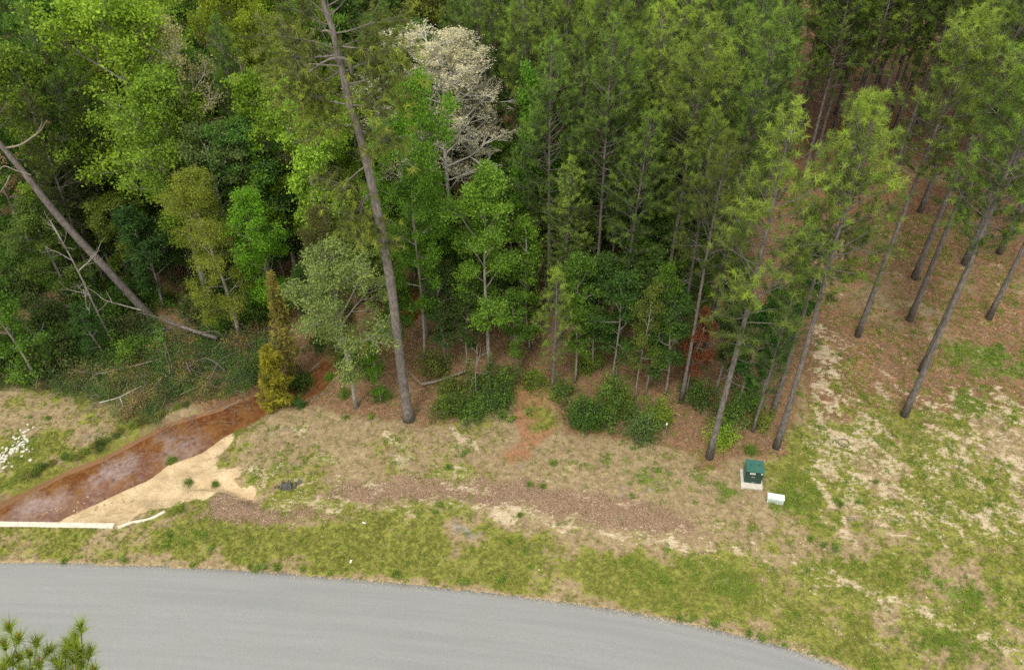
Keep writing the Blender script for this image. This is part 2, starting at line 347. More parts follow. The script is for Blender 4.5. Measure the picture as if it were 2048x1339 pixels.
M['dark'] = mat_plain('dark_rubble', (.06, .06, .06), (.14, .13, .13), .9, 9, .3, .8)
M['rubber'] = mat_plain('black_rubber', (.05, .045, .04))
M['blade'] = mat_blade('grass_blade', (.18, .235, .04), (.40, .39, .11))
M['weed'] = mat_blade('weed_leaf', (.10, .21, .025), (.28, .36, .05), .35)
M['dry'] = mat_blade('dry_grass', (.30, .23, .13), (.44, .36, .22), .15)
M['chip'] = mat_blade('litter_leaf', (.18, .115, .072), (.56, .43, .31), .05)
M['clod'] = mat_blade('sand_clod', (.42, .33, .21), (.66, .56, .39), .0)

# ------------------------------------------------------------------ mesh helpers
def tag(o, label=None, cat=None, group=None, kind=None):
    if label: o['label'] = label
    if cat: o['category'] = cat
    if group: o['group'] = group
    if kind: o['kind'] = kind
    return o
def empty(name, loc, label, cat, group=None):
    o = bpy.data.objects.new(name, None); o.location = loc; o.empty_display_size = .3; C.objects.link(o)
    return tag(o, label, cat, group)
def link(name, me, parent=None, col=None):
    o = bpy.data.objects.new(name, me); C.objects.link(o)
    if parent is not None: o.parent = parent
    if col is not None: o.color = (*col, 1)
    return o
def fast_mesh(name, V, T, mats, mi=None, tint=None, smooth=False):
    V = np.asarray(V, np.float32); T = np.asarray(T, np.int32)
    me = bpy.data.meshes.new(name); me.vertices.add(len(V)); me.vertices.foreach_set('co', V.ravel())
    nf = len(T); k = T.shape[1]
    me.loops.add(nf * k); me.loops.foreach_set('vertex_index', T.ravel())
    me.polygons.add(nf); me.polygons.foreach_set('loop_start', np.arange(0, nf * k, k, dtype=np.int32))
    for m in mats: me.materials.append(m)
    if mi is not None: me.polygons.foreach_set('material_index', np.asarray(mi, np.int32))
    if smooth: me.polygons.foreach_set('use_smooth', np.ones(nf, bool))
    if tint is not None:
        a = me.attributes.new('tint', 'FLOAT', 'POINT'); a.data.foreach_set('value', np.asarray(tint, np.float32))
    me.update(calc_edges=True); return me
class Acc:
    def __init__(s): s.V = []; s.T = []; s.M = []; s.t = []; s.n = 0
    def add(s, V, T, m=0, t=None):
        V = np.asarray(V, float).reshape(-1, 3); T = np.asarray(T, int).reshape(-1, 3)
        s.V.append(V); s.T.append(T + s.n); s.M.append(np.full(len(T), m)); s.t.append(np.full(len(V), .5) if t is None else np.asarray(t, float)); s.n += len(V)
    def tube(s, path, rad, k=6, m=0, cap=True):
        path = np.asarray(path, float); n = len(path); rad = np.broadcast_to(rad, (n,))
        tg = np.gradient(path, axis=0); tg /= np.linalg.norm(tg, axis=1)[:, None] + 1e-9
        up = np.array([0, 0, 1.]) if abs(tg[:, 2]).mean() < .8 else np.array([1., 0, 0])
        a = np.cross(tg, up); a /= np.linalg.norm(a, axis=1)[:, None] + 1e-9; b = np.cross(tg, a)
        th = np.arange(k) * 2 * math.pi / k
        V = path[:, None, :] + (a[:, None, :] * np.cos(th)[None, :, None] + b[:, None, :] * np.sin(th)[None, :, None]) * rad[:, None, None]
        T = []
        for i in range(n - 1):
            for j in range(k):
                p, q = i * k + j, i * k + (j + 1) % k; T += [(p, q, q + k), (p, q + k, p + k)]
        V = V.reshape(-1, 3)
        if cap and rad[-1] > .02:
            V = np.vstack([V, path[-1]]); c = n * k; T += [((n - 1) * k + j, (n - 1) * k + (j + 1) % k, c) for j in range(k)]
        if cap and rad[0] > .05 :
            V = np.vstack([V, path[0]]); c = len(V) - 1; T += [((j + 1) % k, j, c) for j in range(k)]
        s.add(V, T, m)
    def mesh(s, name, mats, smooth=False):
        return fast_mesh(name, np.vstack(s.V), np.vstack(s.T), mats, np.concatenate(s.M), np.concatenate(s.t), smooth)
    def tris(s): return sum(len(t) for t in s.T)
def unit(v): return v / (np.linalg.norm(v, axis=-1, keepdims=True) + 1e-9)
def leaves(acc, rng, cen, size, flat=.55, m=0, tint=None, w=.6):
    n = len(cen); nrm = unit(rng.normal(size=(n, 3)) * (1 - flat) + np.array([0, 0, 1.]) * flat)
    a = unit(np.cross(nrm, rng.normal(size=(n, 3)))); b = np.cross(nrm, a)
    L = size * rng.uniform(.6, 1.25, (n, 1)); W = L * w
    p0 = cen - a * L * .5; p1 = cen + b * W * .5 + nrm * L * .06; p2 = cen + a * L * .5 - nrm * L * .08; p3 = cen - b * W * .5 + nrm * L * .06
    V = np.stack([p0, p1, p2, p3], 1).reshape(-1, 3); i = np.arange(n) * 4
    T = np.concatenate([np.stack([i, i + 1, i + 2], 1), np.stack([i, i + 2, i + 3], 1)])
    t = rng.uniform(0, 1, n) if tint is None else np.clip(tint + rng.normal(0, .15, n), 0, 1)
    acc.add(V, T, m, np.repeat(t, 4))
def tufts(acc, rng, pos, dirs, nb=16, L=.27, W=.03, cone=1.0, m=0, tint=None, hemi=0.35):
    n = len(pos); d = unit(dirs)[:, None, :] * .5 + rng.normal(size=(n, nb, 3)) * .6 * cone
    d = unit(d); ln = L * rng.uniform(.7, 1.2, (n, nb, 1))
    base = pos[:, None, :] + rng.normal(size=(n, nb, 3)) * .03 - unit(dirs)[:, None, :] * rng.uniform(0, .12, (n, nb, 1)) * (L / .27)
    tip = base + d * ln + np.array([0, 0, -.03]) * (L / .27)
    side = unit(np.cross(d, rng.normal(size=(n, nb, 3)))) * W * .5
    V = np.stack([base - side, base + side, tip], 2).reshape(-1, 3); T = np.arange(n * nb * 3).reshape(-1, 3)
    t0 = rng.uniform(0, 1, n) if tint is None else np.clip(tint + rng.normal(0, .12, n), 0, 1)
    acc.add(V, T, m, np.repeat(t0, nb * 3))
def wander(rng, p, d, L, n, wig=.12, up=0.):
    pts = [np.array(p, float)]; d = unit(np.array(d, float))
    for i in range(n):
        d = unit(d + rng.normal(size=3) * wig + np.array([0, 0, up])); pts.append(pts[-1] + d * L / n)
    return np.array(pts)
def perp(rng, d, ang):
    a = unit(np.cross(d, rng.normal(size=3))); return unit(d * math.cos(ang) + a * math.sin(ang))

# pines -------------------------------------------------------------
def pine_crown(acc, rng, path, z0, z1_, Rr, nb, tuft_gap=.24, nbl=16, L=.27, W=.025, dead=8, updir=.0, side=None, dense=1.0, flank=False):
    """path: Nx3 trunk axis with increasing z (local). branches between heights z0..z1_."""
    def axis(z): return np.array([np.interp(z, path[:, 2], path[:, k]) for k in (0, 1)] + [z])
    tp, tdirs, tt = [], [], []
    ph = rng.uniform(0, 6.28)
    for i in range(nb):
        t = (i + rng.uniform(0, 1)) / nb; z = z0 + (z1_ - z0) * t ** .9
        ph += 2.4 + rng.normal() * .5
        if side is not None and rng.uniform() < .6: ph = side + rng.normal() * .8
        if flank and math.sin(ph) < -.25 : ph = (math.pi + rng.uniform(-.5, .3)) if math.cos(ph) < 0 else rng.uniform(-.3, .5)
        prof = (1 - t) ** .5 * (.45 + .55 * min(1, t * 3)); Lb = max(.45, Rr * prof * rng.uniform(.6, 1.2))
        el = R(5 + 55 * t + rng.uniform(-12, 18)); d = np.array([math.cos(ph) * math.cos(el), math.sin(ph) * math.cos(el), math.sin(el)])
        br = wander(rng, axis(z), d, Lb, 5, .10, .07 + updir)
        acc.tube(br, np.linspace(.014 + .009 * Lb, .008, 6), 3, 1, False)
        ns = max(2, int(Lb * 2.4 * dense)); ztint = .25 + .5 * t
        nodes = [(br[-1], br[-1] - br[-2], .2)]; bt_ = rng.normal() * .14
        for k in range(ns):
            s = rng.uniform(.28, 1); j = min(int(s * 5), 4); f = s * 5 - j; p = br[j] * (1 - f) + br[j + 1] * f
            dd = unit(br[j + 1] - br[j]); cd = unit(perp(rng, dd, R(rng.uniform(35, 65))) * np.array([1, 1, .6]) + np.array([0, 0, .15]))
            l2 = Lb * .42 * (1.15 - s * .6) * rng.uniform(.6, 1.2) + .15
            sb = wander(rng, p, cd, l2, 3, .15, .12); acc.tube(sb, np.linspace(.012, .007, 4), 3, 1, False)
            nn = max(1, int(l2 / tuft_gap)); st_ = rng.normal() * .22
            for q in range(nn):
                g = 3 * (1 - q / nn * .75); jj = min(int(g), 2); ff = g - jj; nodes.append((sb[jj] * (1 - ff) + sb[jj + 1] * ff, sb[jj + 1] - sb[jj], st_ - .22 * (q / nn)))
        for p, dd, e_ in nodes:
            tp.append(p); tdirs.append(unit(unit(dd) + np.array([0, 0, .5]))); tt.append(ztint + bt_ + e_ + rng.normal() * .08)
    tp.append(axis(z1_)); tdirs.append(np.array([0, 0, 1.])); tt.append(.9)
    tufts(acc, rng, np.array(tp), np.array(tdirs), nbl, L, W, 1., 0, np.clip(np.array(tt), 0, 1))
    for i in range(dead):
        z = z0 - rng.uniform(.0, .33) * z0; a = rng.uniform(0, 6.28); Lb = rng.uniform(.3, 1.3)
        br = wander(rng, axis(z), (math.cos(a), math.sin(a), rng.uniform(-.3, .4)), Lb, 3, .2, 0.); acc.tube(br, np.linspace(.018, .007, 4), 3, 1, False)
def trunk_mesh(name, path, r0, r1, mat, k=9, flare=1.45):
    a = Acc(); n = len(path); t = np.linspace(0, 1, n); rr = r0 * (1 - t) ** .8 + r1 * (1 - (1 - t) ** .8)
    rr = rr * (1 + (flare - 1) * np.exp(-(t * n) * 1.1)); rr[-1] = min(rr[-1], r1)
    a.tube(path, rr, k, 0); return a.mesh(name, [mat], True)
def pine(seed, H, cs, Rr, nb, r0=.18, dense=1., nbl=16, L=.27, lean=.25):
    rng = np.random.default_rng(seed); n = 12; z = np.linspace(-.15, H, n)
    lx = rng.normal() * lean; ly = rng.normal() * lean; wob = rng.uniform(0, 6.28)
    t = np.linspace(0, 1, n); path = np.stack([lx * t ** 1.5 + .10 * np.sin(t * 5 + wob) * t, ly * t ** 1.5 + .1 * np.cos(t * 4 + wob) * t, z], 1)
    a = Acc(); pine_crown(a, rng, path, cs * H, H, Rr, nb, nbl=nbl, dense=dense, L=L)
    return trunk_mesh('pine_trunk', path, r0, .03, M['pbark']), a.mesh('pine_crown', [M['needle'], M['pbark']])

# broadleaf -----------------------------------------------------------
def grow(acc, rng, p, d, L, r, lvl, nch, ratio, spread, up, tips, m=1, wig=.13):
    n = 4 if lvl < 2 else 3; br = wander(rng, p, d, L, n, wig, up)
    acc.tube(br, np.linspace(r, r * .45, n + 1), 4 if lvl == 0 else 3, m, False)
    if lvl == len(nch):
        for q in (1., .55): tips.append(br[-1] * q + br[-2] * (1 - q))
        return
    for k in range(nch[lvl]):
        s = rng.uniform(.3, 1) if k else 1.; j = min(int(s * n), n - 1); f = s * n - j; q = br[j] * (1 - f) + br[j + 1] * f
        dd = perp(rng, unit(br[j + 1] - br[j]), R(rng.uniform(*spread)) * (1 if k else .4))
        grow(acc, rng, q, dd, L * ratio * rng.uniform(.7, 1.2) * (1.15 - .35 * s), r * .5, lvl + 1, nch, ratio, spread, up, tips, m, wig)
def broad(seed, H, cs, Rr, nprim=14, nch=(5, 4), leaf=.15, per=30, clump=.42, r0=.16, mat='leaf', bark='hbark', flat=.5, top=.45, ratio=.5, up=.05, elev=(15, 60), lean=.3, wig=.13, spread=(30, 65)):
    rng = np.random.default_rng(seed); n = 10; z = np.linspace(-.15, H * .93, n); t = np.linspace(0, 1, n)
    lx, ly = rng.normal(size=2) * lean; w = rng.uniform(0, 6)
    path = np.stack([lx * t + .25 * np.sin(t * 4 + w) * t, ly * t + .25 * np.cos(t * 5 + w) * t, z], 1)
    a = Acc(); tips = []; ph = 0
    for i in range(nprim):
        t_ = (i + .5) / nprim; zz = H * (cs + (.93 - cs) * t_ ** .85); ph += 2.4 + rng.normal() * .4
        p = np.array([np.interp(zz, path[:, 2], path[:, 0]), np.interp(zz, path[:, 2], path[:, 1]), zz])
        prof = math.sin(math.pi * min(1, .14 + .78 * t_)) ** .6
        prof = max(prof, .38); Lb = Rr * .72 * prof * rng.uniform(.7, 1.2)
        el = R(elev[0] + (elev[1] - elev[0]) * t_ + rng.uniform(-10, 12))
        grow(a, rng, p, (math.cos(ph) * math.cos(el), math.sin(ph) * math.cos(el), math.sin(el)), Lb, .02 + .014 * Lb, 0, nch, ratio, spread, up, tips, 1, wig)
    tips = np.array(tips); k = len(tips)
    if per:
        cen = np.repeat(tips, per, 0) + rng.normal(size=(k * per, 3)) * np.array([clump, clump, clump * .55]) * .6
        ct = np.repeat(np.clip(rng.normal(.5, .22, k), 0, 1), per); leaves(a, rng, cen, leaf, flat, 0, ct)
    return trunk_mesh('tree_trunk', path, r0, .035, M[bark]), a.mesh('tree_crown', [M[mat], M[bark]])
def bush(seed, Rr, Hh, ncl=60, per=45, leaf=.10, clump=.2, mat='leaf'):
    rng = np.random.default_rng(seed); a = Acc()
    d = unit(rng.normal(size=(ncl, 3))); d[:, 2] = np.abs(d[:, 2]); rr = rng.uniform(.4, 1.15, (ncl, 1)) * (1 + .3 * np.sin(np.arctan2(d[:, 1:2], d[:, 0:1]) * 3 + seed)) * np.where(rng.uniform(size=(ncl, 1)) < .14, 1.35, 1)
    c = d * rr * np.array([Rr, Rr, Hh]); c[:, 2] += .08
    for q in c[::2]:
        b0 = np.array([rng.normal() * .1, rng.normal() * .1, -.05]); mid = b0 * .5 + q * .5 + rng.normal(size=3) * .06
        a.tube([b0, mid, q], [.018, .012, .006], 3, 1, False)
    cen = np.repeat(c, per, 0) + rng.normal(size=(ncl * per, 3)) * clump; cen[:, 2] = np.maximum(cen[:, 2], .02)
    leaves(a, rng, cen, leaf, .4, 0, np.repeat(np.clip(rng.normal(.45, .38, ncl), 0, 1), per))
    return a.mesh('bush_foliage', [M[mat], M['hbark']])

# ------------------------------------------------------------------ ground sheet
PARK = [  # (base u, v, trunk radius) of the open stand on the right and the edge pines
    (1715, 672), (1819, 640), (1828, 557), (1842, 742), (1808, 830), (1928, 528), (1977, 637), (1998, 507), (1840, 425), (1880, 432), (1960, 428), (1904, 380), (1925, 405), (2030, 440), (1870, 330), (1950, 330), (2060, 360), (2075, 560), (2120, 700)]
PINEBASES += [tuple(at(u, v)[:2]) for u, v in PARK + [(1418, 915), (1552, 895), (1543, 832), (1505, 862)]]
def axis_(a, b, c, d, step, far):
    mid = np.arange(b, c, step); lo = b - np.cumsum(step * 1.22 ** np.arange(1, 60)); lo = lo[lo > a][::-1]
    hi = c + np.cumsum(step * 1.22 ** np.arange(1, 60)); hi = hi[hi < d]; return np.concatenate([[a], lo, mid, hi, [d]])
gx = axis_(-400, -33, 36, 400, .16, 0); gy = axis_(-60, 16.5, 47, 600, .15, 0)
X, Y = np.meshgrid(gx, gy); X = X.ravel(); Y = Y.ravel(); Z = zground(X, Y)
nx, ny = len(gx), len(gy)
ii = (np.arange(ny - 1)[:, None] * nx + np.arange(nx - 1)[None, :]).ravel()
Q = np.stack([ii, ii + 1, ii + 1 + nx, ii + nx], 1)
rg = np.random.default_rng(1)
Zn = Z + (fbm(X, Y, 3.5, 3, 61) - .5) * .07
gm = fast_mesh('ground', np.stack([X, Y, Zn], 1), Q, [M['ground']], smooth=True)
mk = masks(X, Y)
for k in ('grass', 'lush', 'sand', 'straw', 'mulch', 'clay', 'grey', 'wet', 'sandy'):
    a = gm.attributes.new(k, 'FLOAT', 'POINT'); a.data.foreach_set('value', mk[k].astype(np.float32))
ground = link('ground', gm); tag(ground, kind='structure')

# road
acc_s = np.concatenate([[0], np.cumsum(np.linalg.norm(np.diff(RE, axis=0), axis=1))])
nr = 26; V = []; UV = []
for i in range(len(RE)):
    for j in range(nr + 1):
        w = j / nr * ROADW; e = (vnoise(np.array([acc_s[i] * 1.7]), np.array([0.]), 8)[0] - .5) * .08 if j == 0 else 0
        p = RE[i] + RN[i] * (w + e); zc = .035 + .07 * math.sin(math.pi * j / nr); V.append((p[0], p[1], zc)); UV.append((acc_s[i], w))
for i in range(len(RE)):
    p = RE[i] - RN[i] * .02; V.append((p[0], p[1], -.2)); UV.append((acc_s[i], 0))
T = []
for i in range(len(RE) - 1):
    for j in range(nr):
        a = i * (nr + 1) + j; T.append((a, a + 1, a + nr + 2, a + nr + 1))
    o = len(RE) * (nr + 1); T.append((o + i, i * (nr + 1), (i + 1) * (nr + 1), o + i + 1))
rm = fast_mesh('road', np.array(V), np.array(T)[:, ::-1], [M['road']], smooth=True)
uvl = rm.uv_layers.new(name='UVMap'); li = np.zeros(len(rm.loops), np.int32); rm.loops.foreach_get('vertex_index', li)
uvl.data.foreach_set('uv', np.array(UV, np.float32)[li].ravel())
tag(link('road', rm), kind='structure')

# creek water
Wc = WATER.copy(); area = .5 * np.sum(Wc[:, 0] * np.roll(Wc[:, 1], -1) - np.roll(Wc[:, 0], -1) * Wc[:, 1])
wx = np.arange(WATER[:, 0].min() - .5, WATER[:, 0].max() + .5, .3); wy = np.arange(WATER[:, 1].min() - .5, WATER[:, 1].max() + .5, .3)
WX, WY = np.meshgrid(wx, wy); sdw = sdist(WX.ravel(), WY.ravel(), WATER).reshape(WX.shape)
inside = sdw < .3; n_ = len(wx); vi = -np.ones(inside.size, int); keep = []
quads = []
cell = inside[:-1, :-1] & inside[1:, :-1] & inside[:-1, 1:] & inside[1:, 1:]
for r_, c_ in zip(*np.nonzero(cell)):
    a = r_ * n_ + c_; quads.append((a, a + 1, a + 1 + n_, a + n_))
quads = np.array(quads); used = np.unique(quads); vi[used] = np.arange(len(used))
WV = np.stack([WX.ravel()[used], WY.ravel()[used], np.full(len(used), ZW)], 1)
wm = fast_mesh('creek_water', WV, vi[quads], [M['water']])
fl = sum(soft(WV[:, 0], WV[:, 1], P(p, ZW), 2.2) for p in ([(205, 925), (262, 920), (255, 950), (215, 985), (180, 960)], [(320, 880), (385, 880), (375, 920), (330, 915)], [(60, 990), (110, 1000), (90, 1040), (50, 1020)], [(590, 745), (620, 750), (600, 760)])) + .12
a = wm.attributes.new('painted_reflection', 'FLOAT', 'POINT'); a.data.foreach_set('value', np.clip(fl, 0, 1).astype(np.float32))  # where the painted sky reflection lies on the water
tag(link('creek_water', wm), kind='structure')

# ------------------------------------------------------------------ boxes
def box_mesh(name, sx, sy, sz, mat, bev=.01, taper=(1, 1), shear=0.):
    import bmesh
    bm = bmesh.new(); bmesh.ops.create_cube(bm, size=1)
    for v in bm.verts:
        top = v.co.z > 0; v.co.x *= sx * (taper[0] if top else 1); v.co.y = v.co.y * sy * (taper[1] if top else 1) + (shear if top else 0); v.co.z = (v.co.z + .5) * sz
    if bev: bmesh.ops.bevel(bm, geom=bm.edges[:], offset=bev, segments=2, affect='EDGES', profile=.6)
    me = bpy.data.meshes.new(name); bm.to_mesh(me); bm.free(); me.materials.append(mat); return me
def part(name, me, parent, loc=(0, 0, 0), rot=(0, 0, 0), label=None):
    o = link(name, me, parent); o.location = loc; o.rotation_euler = rot
    if label: o['label'] = label
    return o

# transformer on its pad
p0 = gp(1504, 966); zt = p0[2]
pad = tag(link('concrete_pad', box_mesh('concrete_pad', 1.12, 1.22, .22, M['pad'], .02)), 'pale square concrete pad under the green transformer box', 'pad')
pad.location = (p0[0] - .02, p0[1] + .20, zt - .08); pad.rotation_euler = (0, 0, R(-9))
tf = empty('transformer_box', (p0[0] + .02, p0[1] + .26, zt + .142), 'green pad mounted transformer with dark front and white label', 'transformer'); tf.rotation_euler = (0, 0, R(-9))
part('body', box_mesh('body', .90, .62, .92, M['green'], .012), tf, (0, .10, 0))
part('door', box_mesh('door', .88, .16, .88, M['shade_green'], .01), tf, (0, -.293, .01))
lid = part('lid', box_mesh('lid', .95, .86, .05, M['green'], .015), tf, (0, 0, .924), (R(-2), 0, 0))
for sx in (-.22, .22): part('lifting_lug', box_mesh('lifting_lug', .09, .03, .03, M['shade_green'], .004), lid, (sx, .05, .052))
d = part('warning_label', box_mesh('warning_label', .27, .006, .13, M['white'], 0), tf, (-.11, -.377, .70))
for k in range(3): part('print_line', box_mesh('print_line', .2, .003, .012, M['ink'], 0), d, (0, -.0055, .03 + .03 * k))
part('corner_sticker', box_mesh('corner_sticker', .08, .006, .08, M['white'], 0), tf, (.36, -.377, .76))
part('number_plate', box_mesh('number_plate', .17, .005, .07, M['metal'], 0), tf, (-.05, -.377, .46))
part('latch', box_mesh('latch', .05, .03, .10, M['metal'], .005), tf, (-.03, -.39, .04)); part('latch', box_mesh('latch', .04, .03, .08, M['metal'], .005), tf, (.08, -.39, .05))
# pedestal
p1 = gp(1551, 1008)
pd = empty('utility_pedestal', (p1[0], p1[1] + .2, p1[2] - .03), 'low pale mint utility pedestal with ribbed front beside the transformer', 'utility box'); pd.rotation_euler = (0, 0, R(-12))
part('housing', box_mesh('housing', .82, .36, .38, M['pale'], .015, (.97, .85)), pd)
part('lid', box_mesh('lid', .87, .38, .06, M['pale'], .015), pd, (0, 0, .382))
me = box_mesh('rib', .018, .02, .26, M['metal'], .003)
for k in range(12): part('rib', me, pd, (-.34 + k * .062, -.178, .06), (R(4), 0, 0))

# headwall and wing wall
def ribbon_wall(name, pts, th, ztop, zbot, mat, label, cat, batter=0.):
    pts = np.array(pts); t = unit(np.gradient(pts, axis=0)); nn = np.stack([t[:, 1], -t[:, 0]], 1); V = []
    for i, p in enumerate(pts):
        for s, z in ((-1, zbot), (-1, ztop[i] - .03), (-.85, ztop[i]), (.85, ztop[i]), (1, ztop[i] - .03), (1, zbot)):
            q = p + nn[i] * s * th / 2; V.append((q[0], q[1], z))
    T = []
    for i in range(len(pts) - 1):
        for j in range(6):
            a = i * 6 + j; b = i * 6 + (j + 1) % 6; T.append((a, b, b + 6, a + 6))
    me = bpy.data.meshes.new(name); e = (len(pts) - 1) * 6
    me.from_pydata(V, [], T + [tuple(range(5, -1, -1)), tuple(range(e, e + 6))]); me.materials.append(mat); me.update()
    return tag(link(name, me), label, cat)
W_ = [np.array(q) for q in WALL]
ribbon_wall('headwall', [W_[0], W_[1], W_[1] * .5 + W_[2] * .5, W_[2]], .30, [.16] * 4, -1.9, M['conc'], 'long cream concrete culvert headwall along the creek end', 'wall')
wp = spline([W_[2] + np.array([.22, -.06]), W_[3], W_[4], W_[5]], 4)
ribbon_wall('wing_wall', wp, .16, [z1(q[0], q[1] - .25) + .05 for q in wp], -1.9, M['conc'], 'thin low concrete wing wall sloping down from the headwall end', 'wall')

# ------------------------------------------------------------------ tree prototypes
def place(proto, loc, rot, sc, name, label, cat, group, leafcol, lean=(0, 0), tname='trunk', cname='crown'):
    e = empty(name, loc, label, cat, group); e.rotation_euler = (lean[0], lean[1], rot); e.scale = (sc[0], sc[0], sc[1])
    tm, cm = proto
    if tm is not None: link(tname, tm, e)
    c = link(cname, cm, e, leafcol); return e

PINES = [pine(10 + i, 20, .36 + .04 * (i % 3), 3.0 + .35 * (i % 2), 100, .135, 1.15, nbl=21, L=.27) for i in range(6)]         # dense stand
PARKP = [pine(40 + i, 20, .54, 3.7, 84, .16, 1.15, nbl=21, L=.27) for i in range(4)]
YPINE = [pine(60 + i, 11, .25, 1.9, 70, .10, 1.2, nbl=18, L=.28) for i in range(3)]
EDGEP = [pine(70 + i, 20, .40 + .06 * i, 3.4, 74, .155, 1.1, nbl=21, L=.28) for i in range(3)]
BIG = [broad(100 + i, 18, .30, 5.0, 20, (6, 5), .20, 26, .55, .26) for i in range(3)]
MED = [broad(110 + i, 14, .25, 3.0, 18, (5, 4), .17, 30, .42, .14) for i in range(4)]
SML = [broad(120 + i, 8, .25, 1.6, 16, (4, 3), .14, 24, .30, .07, ratio=.55) for i in range(4)]
FINE = [broad(130 + i, 13, .18, 2.9, 20, (6, 4), .10, 44, .40, .13, flat=.3) for i in range(2)]
BARE = broad(140, 19, .34, 4.0, 34, (8, 7, 4), .08, 2, .12, .11, 'paleleaf', 'wbark', ratio=.48, up=.10, elev=(32, 66), wig=.12)
GREYT = broad(180, 11, .30, 3.2, 20, (5, 4), .13, 30, .40, .12, flat=.4, lean=.1)
SNAG = [broad(150 + i, 9, .35, 2.0, 7, (3, 2), .1, 0, .1, .05, 'leaf', 'hbark', ratio=.5, lean=.5) for i in range(3)]
PALE = broad(160, 17, .35, 3.6, 16, (6, 5), .16, 9, .4, .2, 'paleleaf', 'wbark')
BUSH = [bush(200 + i, 1.0, 1.15, 62, 44, .11, .17) for i in range(4)]
THIN = [broad(170 + i, 8, .12, 1.0, 18, (3, 2), .13, 26, .26, .05, ratio=.6, elev=(35, 70)) for i in range(2)]
BRUSH = [bush(220 + i, 1.0, .75, 42, 30, .08, .2) for i in range(3)]

# hand placed trees : (kind list, variant, how, u, v, H, label, cat, name, leaf colour, radius scale)
def base_at(u, v): return gp(u, v)
def top_at(u, v, H):
    p = at(u, v, H * .97); return np.array([p[0], p[1], z1(p[0], p[1])])
LIME = (.22, .35, .04); BGREEN = (.14, .28, .035); GREEN = (.10, .20, .03); DGREEN = (.06, .13, .028)
GREY = (.21, .29, .11); PINEG = (.12, .20, .042); PINEY = (.155, .225, .048); PINED = (.085, .155, .038); CREAM = (.58, .57, .44)
OCC = []     # crowns already standing: x, y, r
def tree(pr, i, H0, pos, H, rs, name, label, cat, col, rot=None, group=None, occ=1.6):
    OCC.append((pos[0], pos[1], occ)); s = H / H0
    return place(pr[i % len(pr)], tuple(pos), rot if rot is not None else random.uniform(0, 6.28), (s * rs, s), name, label, cat, group, col)
random.seed(5)
T_ = tree
# left hardwoods
T_(BIG, 0, 18, top_at(215, -10, 19.5), 19.5, 1.0, 'hardwood_tree', 'huge lime green hardwood filling the upper left of the wood', 'tree', LIME, 0.3, occ=3.5)
T_(BIG, 1, 18, top_at(285, 165, 15.5), 15.5, .95, 'hardwood_tree', 'yellow green hardwood bulging out below the huge lime tree', 'tree', (.18, .30, .04), 1.5, occ=3)
T_([PALE], 0, 17, top_at(345, 45, 18), 18, .8, 'pale_tree', 'thin cream leaved tree with pale branches right of the huge lime tree', 'tree', (.33, .33, .17), 1., occ=2)
T_(BIG, 2, 18, top_at(455, -30, 18), 18, .7, 'hardwood_tree', 'yellow olive hardwood at the top edge above the dark pine', 'tree', (.21, .28, .03), 2., occ=3)
T_(PINES, 1, 20, top_at(430, 55, 17.5), 17.5, .8, 'pine_tree', 'single dark green pine among the lime hardwoods', 'tree', PINED, 0., occ=1.8)
T_(MED, 0, 14, top_at(510, 165, 15), 15, .9, 'hardwood_tree', 'fresh yellow green tree right of the dark pine', 'tree', (.17, .29, .03), occ=2)
T_(MED, 1, 14, top_at(470, 250, 13), 13, 1.0, 'hardwood_tree', 'deep green rounded tree above the mustard tree', 'tree', (.09, .20, .045), occ=2)
T_(MED, 2, 14, top_at(400, 265, 13), 13, .9, 'hardwood_tree', 'grey flecked green tree left of the deep green rounded tree', 'tree', (.12, .18, .06), occ=2)
T_([PALE], 0, 17, top_at(560, 60, 18), 18, .7, 'pale_tree', 'sparse pale tree behind the leaning top of the tall pine', 'tree', (.26, .28, .12), 4., occ=2)
T_(FINE, 0, 13, top_at(388, 352, 12), 12, 1.0, 'hardwood_tree', 'mustard olive feathery tree in front of the dark wood', 'tree', (.22, .27, .045), 1., occ=2)
T_(MED, 3, 14, top_at(500, 395, 10.5), 10.5, .95, 'hardwood_tree', 'vivid green layered tree between the mustard tree and the creek', 'tree', (.14, .31, .025), 2.5, occ=2)
T_(MED, 0, 14, top_at(60, 410, 8.), 8., 1.5, 'hardwood_tree', 'mossy green tree under the leaning pine at the left edge', 'tree', (.10, .165, .035), 3, occ=2)
T_(SML, 0, 8, base_at(75, 762), 9, 1.0, 'small_tree', 'bright green drooping small tree beside the left thicket', 'tree', (.10, .21, .03), 1, occ=1.4)
T_(SML, 1, 8, base_at(20, 740), 9, 1.0, 'small_tree', 'darker small tree at the left edge behind the bright drooping one', 'tree', (.055, .11, .02), 1, occ=1.4)
T_(SML, 2, 8, base_at(215, 720), 4.5, 1.2, 'small_tree', 'deep green sapling between two thin bare stems', 'tree', (.045, .11, .025), 1, occ=1.2)
T_(MED, 2, 14, top_at(25, 95, 17), 17, .9, 'hardwood_tree', 'mid green tree at the upper left corner of the wood', 'tree', (.15, .24, .035), 1, occ=2)
T_(PINES, 2, 20, top_at(60, 20, 19), 19, .9, 'pine_tree', 'dark pine left of the huge lime tree', 'tree', PINED, 2, occ=1.8)
T_(PINES, 3, 20, top_at(30, 190, 15), 15, 1., 'pine_tree', 'dull olive pine above the leaning trunk at the left edge', 'tree', (.055, .075, .022), 1, occ=1.8)
T_(MED, 1, 14, top_at(215, 390, 8), 8, 1.3, 'hardwood_tree', 'yellow tipped green tree right of the leaning trunk', 'tree', (.14, .20, .035), 5, occ=2)
T_(MED, 3, 14, top_at(140, 330, 9.5), 9.5, 1.3, 'hardwood_tree', 'dusky green tree just behind the leaning trunk', 'tree', (.06, .095, .025), 2, occ=2)
